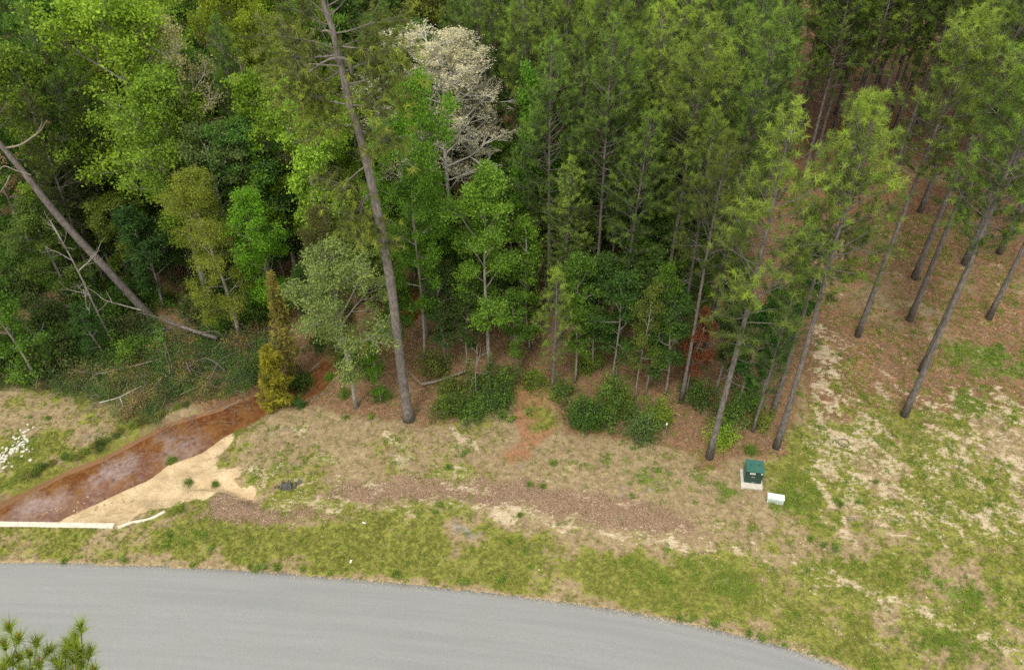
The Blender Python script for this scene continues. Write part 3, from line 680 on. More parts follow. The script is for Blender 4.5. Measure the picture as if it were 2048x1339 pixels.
T_(SML, 3, 8, top_at(255, 410, 8.), 8., 1.2, 'small_tree', 'thin dark green tree between leaning trunk and mustard tree', 'tree', (.04, .10, .025), 2, occ=1.2)
# centre
T_(MED, 1, 14, top_at(600, 188, 15.5), 15.5, .85, 'hardwood_tree', 'lime tipped tree just left of the tall pine trunk', 'tree', (.27, .44, .06), 3.5, occ=2)
T_(BIG, 2, 18, top_at(810, 185, 17), 17, .66, 'hardwood_tree', 'tall vivid green tree right of the tall pine trunk', 'tree', (.16, .32, .04), .6, occ=2.6)
T_([BARE], 0, 19, top_at(900, 85, 16.8), 16.8, 1.8, 'blossoming_tree', 'large pale cream tree with bare silvery branches', 'tree', CREAM, 1., occ=3.4)
T_(MED, 0, 14, base_at(978, 738), 13.5, .85, 'hardwood_tree', 'bright green tree with forked grey trunk behind the dark bush', 'tree', (.15, .28, .04), 2, occ=1.8)
T_(SML, 1, 8, top_at(1060, 165, 15), 15, .6, 'hardwood_tree', 'narrow vivid green tree right of the pale bare tree', 'tree', (.13, .29, .035), 2, occ=1.4)
T_(THIN, 0, 8, base_at(1060, 700), 10, 1.0, 'small_tree', 'bright green slim tree right of the forked tree', 'tree', (.13, .25, .03), 2, occ=1.2)
T_([GREYT], 0, 11, base_at(712, 815), 10.5, 1.0, 'hardwood_tree', 'grey green tree with pale leaning trunk beside the creek', 'tree', GREY, 2.6, occ=2)
T_(THIN, 1, 8, base_at(762, 805), 5.5, .8, 'sapling', 'vivid green sapling just left of the tall pine base', 'tree', (.12, .26, .03), 1, occ=.8)
T_(MED, 2, 14, base_at(850, 725), 13, .72, 'hardwood_tree', 'straight grey trunked tree behind the tall pine base', 'tree', (.11, .23, .03), 4, occ=1.8)
T_([FINE[0]], 0, 13, top_at(640, 430, 12), 12, .55, 'hardwood_tree', 'twiggy brownish tree left of the tall pine trunk', 'tree', (.12, .13, .05), 1, occ=1.4)
T_([YPINE[0]], 0, 11, base_at(1105, 780), 9, 1.1, 'young_pine', 'short full pine standing by the red clay gap', 'tree', PINEY, 1, occ=1.4)
for (u, v, H, rs, i, lab, col) in [
    (1150, 765, 9, .8, 0, 'slim leafy sapling right of the short full pine', GREEN), (1185, 740, 8, .9, 2, 'dark leafy sapling deep in the wood by the clay gap', DGREEN),
    (1035, 745, 6, 1., 3, 'short leafy sapling left of the clay gap', GREEN), (1270, 800, 8.5, .6, 1, 'vine wrapped yellow green sapling in the bush row', (.13, .18, .04)),
    (1290, 790, 9.5, .5, 2, 'tall thin pole sapling behind the bush row', GREEN), (890, 730, 7, 1.0, 0, 'grey green sapling left of the forked tree', (.07, .13, .04)),
    (935, 735, 6, .9, 3, 'loose leafy sapling against the forked trunk', (.065, .12, .03)), (1225, 770, 8.5, .9, 1, 'dark understory sapling behind the largest bush', DGREEN),
    (1330, 790, 8, .9, 2, 'shaded sapling left of the rust leaved one', DGREEN), (1475, 815, 8, 1.0, 3, 'leafy green sapling between the two edge pines', (.055, .15, .03)),
    (1520, 800, 8.5, .8, 0, 'vine green sapling hugging the edge pine trunk', (.05, .16, .03)), (1570, 700, 9, .8, 1, 'bright green climber column beside the edge pine', (.055, .17, .03)),
    (1430, 790, 7, 1., 2, 'dull green sapling right of the rust leaved one', (.06, .10, .03)), (640, 690, 6, .9, 3, 'dark sapling over the creek bend', DGREEN), (800, 720, 6, .9, 1, 'green sapling just behind the tall pine trunk', GREEN)]:
    T_(SML, i, 8, base_at(u, v), H, rs, 'sapling', lab, 'tree', col, occ=.9)
e = T_(SML, 1, 8, base_at(1372, 790), 6.2, .85, 'dead_sapling', 'rust red leaved dead sapling left of the edge pine', 'tree', (.20, .075, .04), 1, occ=.9)
for c in e.children:
    if c.name.startswith('crown'):
        pass
# cedars by the creek
def cedar(seed, path, rfun, n, col, name, label):
    rng = np.random.default_rng(seed); a = Acc(); path = np.array(path, float); base = path[0].copy(); path = path - base
    pts = []; ds = []
    for i in range(n):
        t = rng.uniform(0.04, 1); p = np.array([np.interp(t, np.linspace(0, 1, len(path)), path[:, k]) for k in range(3)])
        ang = rng.uniform(0, 6.28); rr = rfun(t) * math.sqrt(rng.uniform(.1, 1)) * (0.75 + .5 * math.sin(ang * 3 + t * 17)); dd = np.array([math.cos(ang), math.sin(ang), .5])
        pts.append(p + dd * rr * np.array([1, 1, .3])); ds.append(dd)
        if i % 9 == 0: a.tube([p, pts[-1]], [.012, .005], 3, 1, False)
    tufts(a, rng, np.array(pts), np.array(ds), 12, .26, .045, 1.1)
    e = empty(name, tuple(base), label, 'tree'); link('trunk', trunk_mesh('cedar_trunk', path, .09, .02, M['pbark'], 6), e); link('crown', a.mesh('cedar_crown', [M['needle'], M['pbark']]), e, col)
    OCC.append((base[0], base[1], 1.2))
b = gp(560, 812); cedar(1, [b, b + np.array([.0, .1, 2.2]), b + np.array([.1, .2, 4.6])], lambda t: 1.05 * (1.05 - t) ** .5 * (.7 + .3 * min(1, t * 5)), 1300, (.24, .235, .035), 'cedar_tree', 'mustard yellow columnar cedar on the creek bank')
b2 = gp(592, 780); cedar(2, [b2, b2 + np.array([0, .1, 4.]), b2 + np.array([.1, 0, 9.])], lambda t: .75 * (1.05 - t) ** .4 * (.25 + .75 * (t > .3)), 800, (.22, .20, .06), 'cedar_tree', 'taller bare stemmed brownish cedar behind the mustard one')

# tall centre pine and leaning left pine
def custom_pine(name, label, pxs, Yb, r0, r1, z0, z1_, Rr, nb, col, seed, side=None, extra=()):
    pts = np.array([at_y(u, v, Yb) for u, v in pxs]); base = pts[0].copy(); base[2] = z1(base[0], base[1]) - .1
    pts[0] = base; loc = spline(pts - base, 4); rng = np.random.default_rng(seed)
    e = empty(name, tuple(base), label, 'tree'); link('trunk', trunk_mesh('tall_pine_trunk', loc, r0, r1, M['pbark'], 12, 1.5), e)
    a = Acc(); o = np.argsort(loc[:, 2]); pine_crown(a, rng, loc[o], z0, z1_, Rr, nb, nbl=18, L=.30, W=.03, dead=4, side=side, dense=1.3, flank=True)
    for (u, v, du, dv, rr, n) in extra:
        s = at_y(u, v, Yb) - base; t = at_y(u + du, v + dv, Yb + rng.uniform(-1, .4)) - base
        br = wander(rng, s, t - s, np.linalg.norm(t - s), 5, .1, 0); a.tube(br, np.linspace(.05, .015, 6), 4, 1, False)
        n *= 3; tp = br[-1] + rng.normal(size=(n, 3)) * rr * np.array([1, 1, .6]) * .75
        for q in tp[::3]: a.tube([br[4], q], [.012, .006], 3, 1, False)
        tufts(a, rng, tp, tp - br[3], 18, .32, .036)
    link('crown', a.mesh('tall_pine_crown', [M['needle'], M['pbark']]), e, col); OCC.append((base[0], base[1], 1.2))
    return e, base
bc = gp(818, 838)
ec, bcb = custom_pine('tall_pine', 'tallest pine with long bare curving trunk in the centre', [(818, 838), (800, 720), (786, 600), (770, 500), (752, 410), (735, 330), (718, 265), (700, 210), (684, 140), (672, 90), (662, 50), (648, 10), (640, -60), (650, -130)], bc[1], .26, .05, 18.5, 29.5, 3.8, 52, (.13, .165, .04), 7,
    extra=[(735, 330, -60, 40, .9, 26), (745, 380, -45, 60, .9, 34), (760, 450, -30, 20, .7, 20), (762, 470, 15, 20, .5, 12), (700, 210, -90, -10, 1.0, 30), (700, 210, 70, 20, .9, 26), (690, 170, 90, -20, .9, 26), (676, 110, -110, 10, 1.1, 40), (672, 90, 80, 0, 1.0, 26), (712, 250, -60, 20, .8, 24), (715, 260, 60, 30, .9, 26), (684, 140, -80, 40, 1., 34)])
bl = gp(305, 637)
el, blb = custom_pine('leaning_pine', 'thick bare trunked pine leaning out of the left edge', [(307, 640), (270, 600), (225, 550), (150, 470), (100, 412), (60, 360), (25, 318), (-5, 282), (-60, 225), (-130, 150)], bl[1], .28, .08, 13.5, 19.5, 3.0, 30, (.10, .125, .03), 9)
def stick(parent_base, pxs, Yb, r0, r1, mat, name, parent):
    pts = np.array([at_y(u, v, Yb + dy) for u, v, dy in pxs]) - parent_base
    a = Acc(); a.tube(spline(pts, 3), np.linspace(r0, r1, (len(pts) - 1) * 3 + 1), 5); link(name, a.mesh(name, [mat], True), parent)
stick(blb, [(10, 296, 0), (40, 290, -.3), (62, 276, -.5), (80, 262, -.6), (94, 240, -.8)], bl[1], .07, .02, M['dbark'], 'dead_branch', el)
stick(blb, [(70, 272, -.5), (82, 252, -.7), (84, 235, -.9)], bl[1], .035, .012, M['dbark'], 'dead_branch', el)
stick(blb, [(62, 350, 0), (30, 340, -.3), (8, 332, -.4), (-5, 345, -.5)], bl[1], .05, .02, M['dbark'], 'dead_branch', el)
stick(blb, [(20, 350, 0), (12, 368, -.3), (0, 385, -.4)], bl[1], .04, .015, M['dbark'], 'dead_branch', el)
stick(bcb, [(704, 150, 0), (695, 120, -.2), (660, 118, -.4), (615, 145, -.6)], bc[1], .09, .03, M['pbark'], 'limb', ec)
stick(bcb, [(700, 215, 0), (685, 140, 0), (650, 130, -.4), (618, 128, -.6)], bc[1], .06, .02, M['dbark'], 'limb', ec)
stick(bcb, [(668, 70, 0), (655, 62, -.2), (645, 62, -.4)], bc[1], .07, .03, M['dbark'], 'limb', ec)
stick(bcb, [(735, 395, 0), (725, 400, .3), (715, 425, .5)], bc[1], .07, .03, M['pbark'], 'limb', ec)

# edge pines with visible bases
for (u, v, pr, i, H, rs, lab, col) in [
    (1418, 915, EDGEP, 0, 20.5, 1.05, 'front edge pine with flared pale base above the clay', PINEY),
    (1552, 895, EDGEP, 2, 20.5, 1.0, 'slim pine standing closest to the transformer', PINEY),
    (1543, 832, EDGEP, 1, 19.5, .9, 'edge pine with green climber behind its trunk', PINEY),
    (1505, 862, [YPINE[1]], 0, 11, .8, 'short thin dark pine between the two edge pines', PINED),
    (1362, 803, EDGEP, 2, 17, .85, 'pine with dead lower twigs beside the rust leaved sapling', (.09, .12, .028))]:
    T_(pr, i, 20 if pr is EDGEP else 11, base_at(u, v), H, rs, 'edge_pine', lab, 'tree', col, occ=1.6)
park_lab = ['stand pine nearest the wood edge on rusty needles', 'pine right of the stand pine nearest the wood', 'pine on a rusty ring of needles in the open stand', 'pine half hidden behind the nearest open stand pine', 'nearest pine of the open stand, base in sandy grass',
            'thick pine leaning over two others near the right edge', 'pine standing in green grass by the right edge', 'pine near the right edge behind the grass streak', 'dark stand pine at the back by the wood edge', 'dark stand pine second from the wood at the back',
            'back pine on a rusty needle patch near the right edge', 'thin far pine in the gap of the stand', 'far stand pine beside the thin one', 'back pine leaving at the right edge', 'farthest pine seen through the gap', 'far pine half covered by green crowns', 'pine outside the right edge at the back', 'pine just outside the right edge', 'pine outside the right edge in the grass']
for k, (u, v) in enumerate(PARK):
    T_(PARKP, k, 20, base_at(u, v), 20.5 + (k * 7 % 5) * .35, .95 + .05 * (k % 3), 'stand_pine', park_lab[k], 'tree', [PINEY, PINEG, (.135, .205, .04)][k % 3], occ=1.5, group='pines of the open stand')
# dense stand and wood fill
rf = np.random.default_rng(77)
def free(x, y, r):
    return all((x - a) ** 2 + (y - b) ** 2 > (r + c * .55) ** 2 for a, b, c in OCC)
PROT = [(at(905, 200, 12)[0], 4.2, 47, (790, 1020, 340)), (0, 0, 45.5, (90, 370, 430)), (0, 0, 38.8, (310, 450, 560)), (0, 0, 43, (0, 310, 600))]
def hides(x, y, H):
    f = y * math.cos(PITCH) + (HC - H) * math.sin(PITCH); u = 1024 + F * x / f; v = 669.5 - F * (y * math.sin(PITCH) + (H - HC) * math.cos(PITCH)) / f; ru = F * 2.2 / f
    return any(y < ym and u + ru > a and u - ru < b and v < c for _, _, ym, (a, b, c) in PROT)
def edge_y(x):       # wood's front edge
    return np.interp(x, [-40, -22, -14, -9, -4, 0, 5, 9, 12.5, 15, 19, 24, 30], [45, 45, 44.5, 41.5, 39.2, 38.6, 37.5, 36.5, 35.5, 42, 54, 70, 90])
nfill = 0; ZONES = {}
cands = [(rf.uniform(-42, 46), rf.uniform(36, 84)) for _ in range(9000)]
for (x, y) in cands:
    if nfill >= 262: break
    if abs(x) > y * .70 + 5: continue
    ey = edge_y(x)
    if y < ey + 1.5: continue
    pz = x > -4 + rf.normal() * 1.0 and not (x < 0 and y < 44)
    depth = y - ey
    if pz:
        if not free(x, y, 1.38 if depth < 20 else 1.8) or hides(x, y, 18.5): continue
        H = rf.uniform(17, 20.5) if depth > 3 else rf.uniform(12, 17)
        lab = ('slender pine in the dense stand behind the bush row' if x < 8 else 'yellow green pine of the dense stand beside the edge pines') if depth < 9 else ('dark pine in the back rows right of the pale tree' if x < 8 else 'tall pine in the back rows above the edge pines' if x < 20 else 'back row pine above the open stand')
        mixv = rf.uniform(); col = tuple((np.array(PINEG) * (1 - mixv) + np.array(PINEY if rf.uniform() < .55 else PINED) * mixv) * rf.uniform(.85, 1.2))
        T_(PINES, int(rf.integers(6)), 20, np.array([x, y, z1(x, y)]), H, rf.uniform(.8, 1.0), 'pine_tree', '*pine', 'tree', col, group='pines of the dense stand', occ=1.5 if depth < 20 else 2.2)
    else:
        if not free(x, y, 1.9 if depth < 20 else 2.4) or hides(x, y, 15): continue
        r = rf.uniform(); lab = 'broadleaf tree deep in the wood left of the tall pine' if x > -14 else 'broadleaf tree deep in the wood near the left edge'
        col = [(.095, .20, .035), (.14, .26, .035), (.075, .155, .035), (.18, .29, .035), (.16, .19, .045)][int(rf.integers(5))]
        H = rf.uniform(11, 15) if depth < 7 else rf.uniform(14, 18)
        if r < .25: T_(PINES, int(rf.integers(6)), 20, np.array([x, y, z1(x, y)]), H + 2, .9, 'pine_tree', '*pine', 'tree', PINED, group='pines among the broadleaf trees')
        else: T_(MED, int(rf.integers(4)), 14, np.array([x, y, z1(x, y)]), H, rf.uniform(.8, 1.0), 'hardwood_tree', '*broadleaf tree', 'tree', col, group='broadleaf trees deep in the wood', occ=2.0 if depth < 20 else 2.8)
    nfill += 1
for (x, y) in [(rf.uniform(10, 62), rf.uniform(50, 86)) for _ in range(2500)]:
    if nfill >= 352: break
    if x > y * .70 + 4 or y < 50 + max(0, 26 - x) * .2 or y < edge_y(x) and y < 58: continue
    if not free(x, y, 1.5): continue
    mixv = rf.uniform(); col = tuple((np.array(PINEG) * (1 - mixv) + np.array(PINEY) * mixv) * rf.uniform(.85, 1.15))
    T_(PARKP if y < 52 else PINES, int(rf.integers(4)), 20, np.array([x, y, z1(x, y)]), rf.uniform(18, 20.5), rf.uniform(.95, 1.15), 'pine_tree', '*pine', 'tree', col, group='pines of the back rows', occ=1.7); nfill += 1
# understory of the front rows
k = 0
for (x, y) in [(rf.uniform(-32, 13.5), rf.uniform(36, 60)) for _ in range(4000)]:
    if k >= 135: break
    ey = edge_y(x)
    if y < ey + .3 or y > ey + 14: continue
    if any((x - a) ** 2 + (y - b) ** 2 < 1.0 for a, b, c in OCC) or hides(x, y, 6): continue
    col = [GREEN, (.13, .25, .035), (.08, .15, .035), (.14, .20, .05)][k % 4]
    T_(SML, k, 8, np.array([x, y, z1(x, y)]), rf.uniform(3.5, 7.5) + (y - ey) * .25, rf.uniform(.9, 1.3), 'understory_tree', '*small shaded understory tree', 'tree', col, group='small shaded trees of the understory', occ=.5); k += 1
# say which one each repeated plant is: by tone, and by rank beside a landmark whose place in the picture is known
LM = [('pale cream tree', 915, 180), ('tall curving pine top', 690, 150), ('huge lime green tree', 215, 100), ('dark pine among limes', 430, 160), ('tall vivid green tree', 820, 330), ('forked grey trunked tree', 965, 480),
      ('front edge pine crown', 1540, 380), ('transformer-side pine crown', 1730, 360), ('mustard olive tree', 385, 450), ('leaning bare trunk', 120, 440), ('rust leaved sapling', 1360, 640), ('open stand trunks', 1900, 400), ('short full pine', 1120, 600)]
LOW = [('mustard cedar', 560, 720), ('fallen tree', 390, 662), ('leaning trunk foot', 300, 630), ('half buried log', 240, 738), ('thin branch on the bank', 235, 795), ('creek edge', 420, 820), ('vivid drooping small tree', 70, 700)]
def project(p):
    d = np.array(p) - np.array([0, 0, HC]); f = d[1] * math.cos(PITCH) - d[2] * math.sin(PITCH); u_ = d[1] * math.sin(PITCH) + d[2] * math.cos(PITCH)
    return 1024 + F * d[0] / f, 669.5 - F * u_ / f
ORD = ['nearest', 'second', 'third', 'fourth', 'fifth', 'sixth', 'seventh', 'eighth', 'ninth', 'tenth', 'eleventh', 'twelfth', 'thirteenth', 'fourteenth', 'fifteenth', 'sixteenth', 'seventeenth', 'eighteenth', 'nineteenth', 'twentieth'] + ['twenty-' + q for q in 'first second third fourth fifth sixth seventh eighth ninth'.split()] + ['thirtieth'] + ['thirty-' + q for q in 'first second third fourth fifth sixth seventh eighth ninth'.split()]
def name_repeats():
    todo = []; rank = {}
    for o in list(C.objects):
        lb = o.get('label')
        if not (lb and lb[0] == '*'): continue
        kd = lb[1:]; low = 'brush' in kd
        h = .5 if low else 20 * .85 * o.scale[2] if kd == 'pine' else 14 * .8 * o.scale[2] if 'broad' in kd else 8 * .8 * o.scale[2]
        u, v = project(tuple(o.location + Vector((0, 0, h)))); L = LOW if low else LM
        j = min(range(len(L)), key=lambda q: (L[q][1] - u) ** 2 + (L[q][2] - v) ** 2 * 1.2); du = u - L[j][1]; dv = v - L[j][2]; e = 25 if low else 60
        ver = 'above' if dv < -e else 'below' if dv > e else ''; hor = 'left of' if du < -e else 'right of' if du > e else ''
        rel = (ver + ' and ' + hor if ver and hor else ver or hor or 'beside')
        if not low:
            cr_ = [c for c in o.children if c.name.startswith('crown')][0]; g_ = cr_.color[0] + cr_.color[1]
            kd = ('yellow green ' if g_ > .36 else 'mid green ' if g_ > .25 else 'dark green ') + kd
        todo.append((math.hypot(du, dv), o, kd, rel, L[j][0]))
    for dist_, o, kd, rel, lm in sorted(todo, key=lambda q: q[0]):
        n_r = rank.get((kd, rel, lm), 0); rank[(kd, rel, lm)] = n_r + 1
        o['label'] = f'{kd}, {ORD[min(n_r, 38)]} {rel} the {lm}'
# snags
for (u, v, i, H, rot, ln, lab) in [(232, 695, 0, 10, 0.2, (0, -.10), 'thin bare grey snag left of the fallen tree'), (205, 690, 1, 7, 2, (.0, -.3), 'bare grey stem leaning left in the thicket'), (120, 735, 2, 6, 1, (0, -.12), 'short bare stem above the left grass bank'),
                              (1048, 690, 1, 7, 1, (0, .1), 'hanging bare grey branchy snag by the forked tree'), (955, 800, 0, 5, 1, (.1, -.1), 'pale bare stem rising behind the dark bush'), (1300, 770, 2, 8.5, 3, (0, 0), 'thin bare pole in the bush row'), (700, 760, 2, 5, 2, (0, .15), 'grey bare stem leaning by the creek')]:
    p = base_at(u, v); e = place(SNAG[i], tuple(p), rot, (H / 9, H / 9), 'dead_snag', lab, 'dead tree', None, GREEN, ln, cname='branches')

# bushes
def put_bush(pr, i, u, v, r, h, label, col, name='bush', group=None):
    p = base_at(u, v); e = empty(name, tuple(p), label, 'bush', group); col = tuple(q * m_ for q, m_ in zip(col, (2.4, 2.05, 1.7))); e.rotation_euler = (0, 0, random.uniform(0, 6)); e.scale = (r, r, h)
    link('foliage', pr[i % len(pr)], e, col)
bl_ = [(900, 822, 1.0, 1.1, 'dark green bush at the left end of the bush mass', (.05, .095, .025)), (945, 828, 1.1, 1.2, 'broad dark bush beside the pale soil streak', (.045, .10, .025)), (990, 815, 1.1, 1.3, 'dark bush at the right end of the bush mass', (.04, .09, .025)),
       (960, 785, 1.2, 1.4, 'tall dark bush at the back of the bush mass', (.045, .085, .025)), (1010, 775, 1.0, 1.4, 'rear bush under the forked tree', (.05, .10, .025)), (905, 785, .9, 1.0, 'low olive bush behind the left dark bush', (.07, .10, .03)),
       (1068, 772, .8, .9, 'round bush standing over the red clay gap', (.075, .13, .025)), (1120, 790, .8, .9, 'small bush by the short full pine', (.06, .11, .03)),
       (1170, 850, 1.25, 1.6, 'large dark evergreen bush right of the clay gap', (.035, .085, .02)), (1205, 845, 1.0, 1.3, 'dark bush pressed against the large evergreen one', (.045, .095, .025)), (1225, 800, 1.0, 1.6, 'taller bush behind the large evergreen one', (.06, .12, .03)),
       (1285, 868, 1.05, 1.2, 'rounded bluish green bush at the front edge', (.05, .10, .04)), (1312, 845, .9, 1.3, 'light green bush beside the rounded bluish one', (.09, .15, .03)), (1250, 830, .8, 1.2, 'mid green bush between the two front bushes', (.06, .11, .03)),
       (1440, 880, .85, 1.0, 'bright yellow green bush behind the front edge pine', (.11, .20, .03)), (1450, 845, 1.1, 1.5, 'dark bush above the bright yellow green one', (.045, .095, .025)), (1490, 815, 1.0, 1.4, 'green bush behind the short thin pine', (.05, .12, .03)), (1520, 850, .7, .9, 'small olive bush between the thin pines', (.08, .12, .03)),
       (1500, 905, .35, .5, 'small weedy shrub in front of the short thin pine', (.07, .13, .03)), (1395, 800, 1.0, 1.2, 'dark bush right of the dead twig pine', (.04, .085, .025)), (1180, 735, .9, 1.0, 'light green bush deep inside the clay gap', (.08, .14, .03)),
       (765, 795, .6, .7, 'bush at the foot of the vivid sapling', (.06, .12, .03)), (870, 740, 1.0, 1.3, 'dull bush behind the tall pine base', (.06, .09, .03)), (735, 745, .9, 1.4, 'green bush between creek bend and tall pine', (.06, .12, .03)), (700, 735, .9, 1.6, 'dark leafy bush closing off the creek bend', (.04, .08, .025)), (655, 715, 1.0, 1.7, 'darkest bush leaning over the shaded creek', (.035, .07, .025)), (690, 790, .4, .4, 'small leafy clump at the pale leaning trunk foot', (.06, .11, .03)), (660, 760, .35, .4, 'tuft of bright green at the creek bend', (.06, .15, .02)),
       (265, 728, .9, 1.6, 'upright mid green bush in the left thicket', (.06, .13, .025)), (310, 700, 1.0, .9, 'vivid green bush below the leaning trunk foot', (.07, .17, .03)), (600, 780, .9, 1.3, 'very dark bush behind the mustard cedar', (.03, .07, .02)), (520, 745, 1.0, 1.1, 'dark green bush at the creek edge of the thicket', (.035, .075, .025)),
       (600, 815, .35, .7, 'dark green tuft right of the mustard cedar base', (.03, .08, .025)), (430, 965, .22, .35, 'small green plant on the sand by the gully', (.06, .12, .03)), (378, 968, .25, .35, 'round green plant at the gully mouth', (.06, .12, .04)), (360, 1020, .3, .35, 'weedy plant at the wing wall end', (.09, .15, .03)),
       (345, 925, .35, .3, 'green weeds on the sand spit by the water', (.07, .13, .03)), (213, 912, .35, .4, 'dark overhanging plant on the far creek bank', (.04, .07, .025)), (300, 865, .45, .35, 'brown green plant on the far creek bank', (.07, .08, .03))]
for k, (u, v, r, h, lab, col) in enumerate(bl_): put_bush(BUSH, k, u, v, r, h, lab, col)
BANKP = spline([(75, 985), (140, 952), (215, 925), (300, 868), (440, 818), (520, 790)], 5)
for k in range(24):
    u, v = BANKP[k % len(BANKP)] + np.array([random.uniform(-14, 14), random.uniform(-14, -3)])
    put_bush(BUSH, k, u, v, random.uniform(.22, .42), random.uniform(.2, .35), '*' + ['dark green', 'olive', 'grassy green'][k % 3] + ' bank brush', [(.05, .08, .03), (.09, .11, .04), (.08, .13, .03)][k % 3], 'bank_plant', 'plants overhanging the far creek bank')
# thicket on the left
rt = np.random.default_rng(3); THK = P([(-60, 700), (180, 690), (320, 650), (560, 660), (570, 760), (530, 800), (430, 835), (340, 862), (230, 810), (60, 765), (-60, 760)], 0); k = 0
while k < 200:
    x = rt.uniform(THK[:, 0].min(), THK[:, 0].max()); y = rt.uniform(THK[:, 1].min(), THK[:, 1].max())
    if sdist(np.array([x]), np.array([y]), THK)[0] > 0 or sdist(np.array([x]), np.array([y]), WATER)[0] < .45: continue
    col = [(.05, .095, .03), (.17, .13, .07), (.07, .11, .035), (.04, .075, .025), (.13, .12, .05), (.06, .12, .03)][k % 6]
    e = empty('brush_clump', (x, y, z1(x, y)), '*' + ['low green', 'tan dry', 'olive', 'dark green', 'brownish', 'fresh green'][k % 6] + ' brush clump', 'brush', 'brush clumps of the creek thicket')
    r = rt.uniform(.5, 1.15); e.scale = (r, r, r * rt.uniform(.7, 1.2)); e.rotation_euler = (0, 0, rt.uniform(0, 6)); link('foliage', BRUSH[k % 3], e, tuple(q * 1.75 for q in col)); k += 1
# low dark undergrowth below the leaning trunk
UG = P([(-80, 460), (60, 440), (190, 520), (290, 610), (320, 560), (560, 560), (580, 650), (420, 660), (350, 640), (330, 700), (150, 740), (-80, 740)]); k = 0
while k < 105:
    x = rt.uniform(UG[:, 0].min(), UG[:, 0].max()); y = rt.uniform(UG[:, 1].min(), UG[:, 1].max())
    if sdist(np.array([x]), np.array([y]), UG)[0] > 0: continue
    col = [DGREEN, (.05, .10, .03), GREEN, (.10, .13, .05), (.09, .18, .03)][k % 5]
    e = empty('undergrowth_bush', (x, y, z1(x, y)), '*' + ['dark green', 'blackish green', 'mid green', 'olive', 'bright green'][k % 5] + ' undergrowth brush', 'bush', 'undergrowth bushes below the leaning trunk')
    r = rt.uniform(.8, 1.5); e.scale = (r, r, r * rt.uniform(.8, 1.4)); e.rotation_euler = (0, 0, rt.uniform(0, 6)); link('foliage', BUSH[k % 4], e, col); k += 1
name_repeats()
# twiggy dead brush (many sticks nobody could count)
a = Acc()
for i in range(520):
    x = rt.uniform(THK[:, 0].min(), THK[:, 0].max()); y = rt.uniform(THK[:, 1].min(), THK[:, 1].max() + 1)
    if sdist(np.array([x]), np.array([y]), THK)[0] > .5: continue
    an = rt.uniform(0, 6.28); L = rt.uniform(.6, 2.2); br = wander(rt, (x, y, z1(x, y) + rt.uniform(.0, .7)), (math.cos(an), math.sin(an), rt.uniform(-.1, .8)), L, 3, .2)
    a.tube(br, np.linspace(.018, .006, 4), 3)
tag(link('dead_twigs', a.mesh('dead_twigs', [M['dbark']])), 'tangle of dead grey twigs through the creek thicket', 'twigs', kind='stuff')

# logs and fallen branches
def log(name, label, cat, pxs, r0, r1, mat, lift=.1, side=()):
    pts = []
    for u, v, h in pxs:
        p = at(u, v, h - .3 if u < 500 else h); pts.append(p)
    pts = np.array(pts); b = pts[0].copy(); a = Acc(); sp = spline(pts - b, 4); a.tube(sp, np.linspace(r0, r1, len(sp)), 8)
    e = empty(name, tuple(b), label, cat); link('stem', a.mesh('log_stem', [mat], True), e)
    for s in side:
        q = np.array([at(u, v, h) for u, v, h in s]) - b; a = Acc(); qq = spline(q, 3); a.tube(qq, np.linspace(.035, .01, len(qq)), 4); link('branch', a.mesh('log_branch', [mat], True), e)
log('fallen_tree', 'fallen grey brown tree lying across the thicket with bare branches', 'fallen tree', [(328, 640, 1.4), (350, 648, 1.3), (390, 662, 1.1), (435, 676, .9)], .07, .13, M['pbark'],
    side=[[(350, 648, 1.1), (330, 632, 1.5), (305, 640, 1.6)], [(355, 650, 1.1), (320, 660, 1.3), (300, 668, 1.2)], [(360, 650, 1.1), (372, 636, 1.5), (380, 655, 1.6)], [(350, 650, 1.), (325, 668, 1.0), (308, 690, .8)], [(400, 665, .9), (430, 662, 1.3), (445, 672, 1.4)], [(340, 640, 1.3), (300, 630, 1.8), (275, 625, 2.1)],
          [(330, 690, .5), (338, 710, .6), (342, 730, .5)], [(450, 740, .6), (410, 715, 1.), (370, 740, .8)], [(380, 745, .6), (372, 720, .9), (388, 745, .3)], [(420, 760, .5), (440, 720, 1.), (480, 700, .9)]])
log('dead_limb', 'pale bare limb hanging beside the leaning trunk', 'branch', [(282, 620, 2.2), (245, 610, 2.4), (210, 600, 2.6), (195, 588, 2.9), (175, 575, 3.3)], .045, .012, M['hbark'], side=[[(225, 606, 2.5), (217, 590, 2.8), (212, 580, 3.1)]])
log('fallen_log', 'brown log lying in front of the straight trunked tree', 'log', [(843, 768, .15), (880, 760, .15), (938, 739, .18)], .10, .07, M['dbark'], side=[[(843, 768, .2), (825, 750, .5), (810, 736, .9)]])
log('fallen_log', 'half buried log at the left end of the thicket', 'log', [(192, 748, .4), (240, 738, .45), (320, 718, .6)], .07, .04, M['dbark'])
log('fallen_branch', 'long thin bare branch lying on the grass bank', 'branch', [(197, 805, .35), (235, 795, .4), (262, 782, .5), (283, 771, .6)], .03, .012, M['wbark'], side=[[(240, 794, .4), (243, 803, .45), (246, 812, .3)]])
log('fallen_branch', 'small dark stick hanging over the creek water', 'branch', [(440, 820, -.6), (470, 805, -.3), (482, 797, -.2)], .04, .02, M['dbark'])
log('fallen_log', 'dark log lying across the shaded creek bend', 'log', [(590, 765, -.9), (615, 745, -.6), (640, 725, -.4)], .07, .05, M['pbark'])

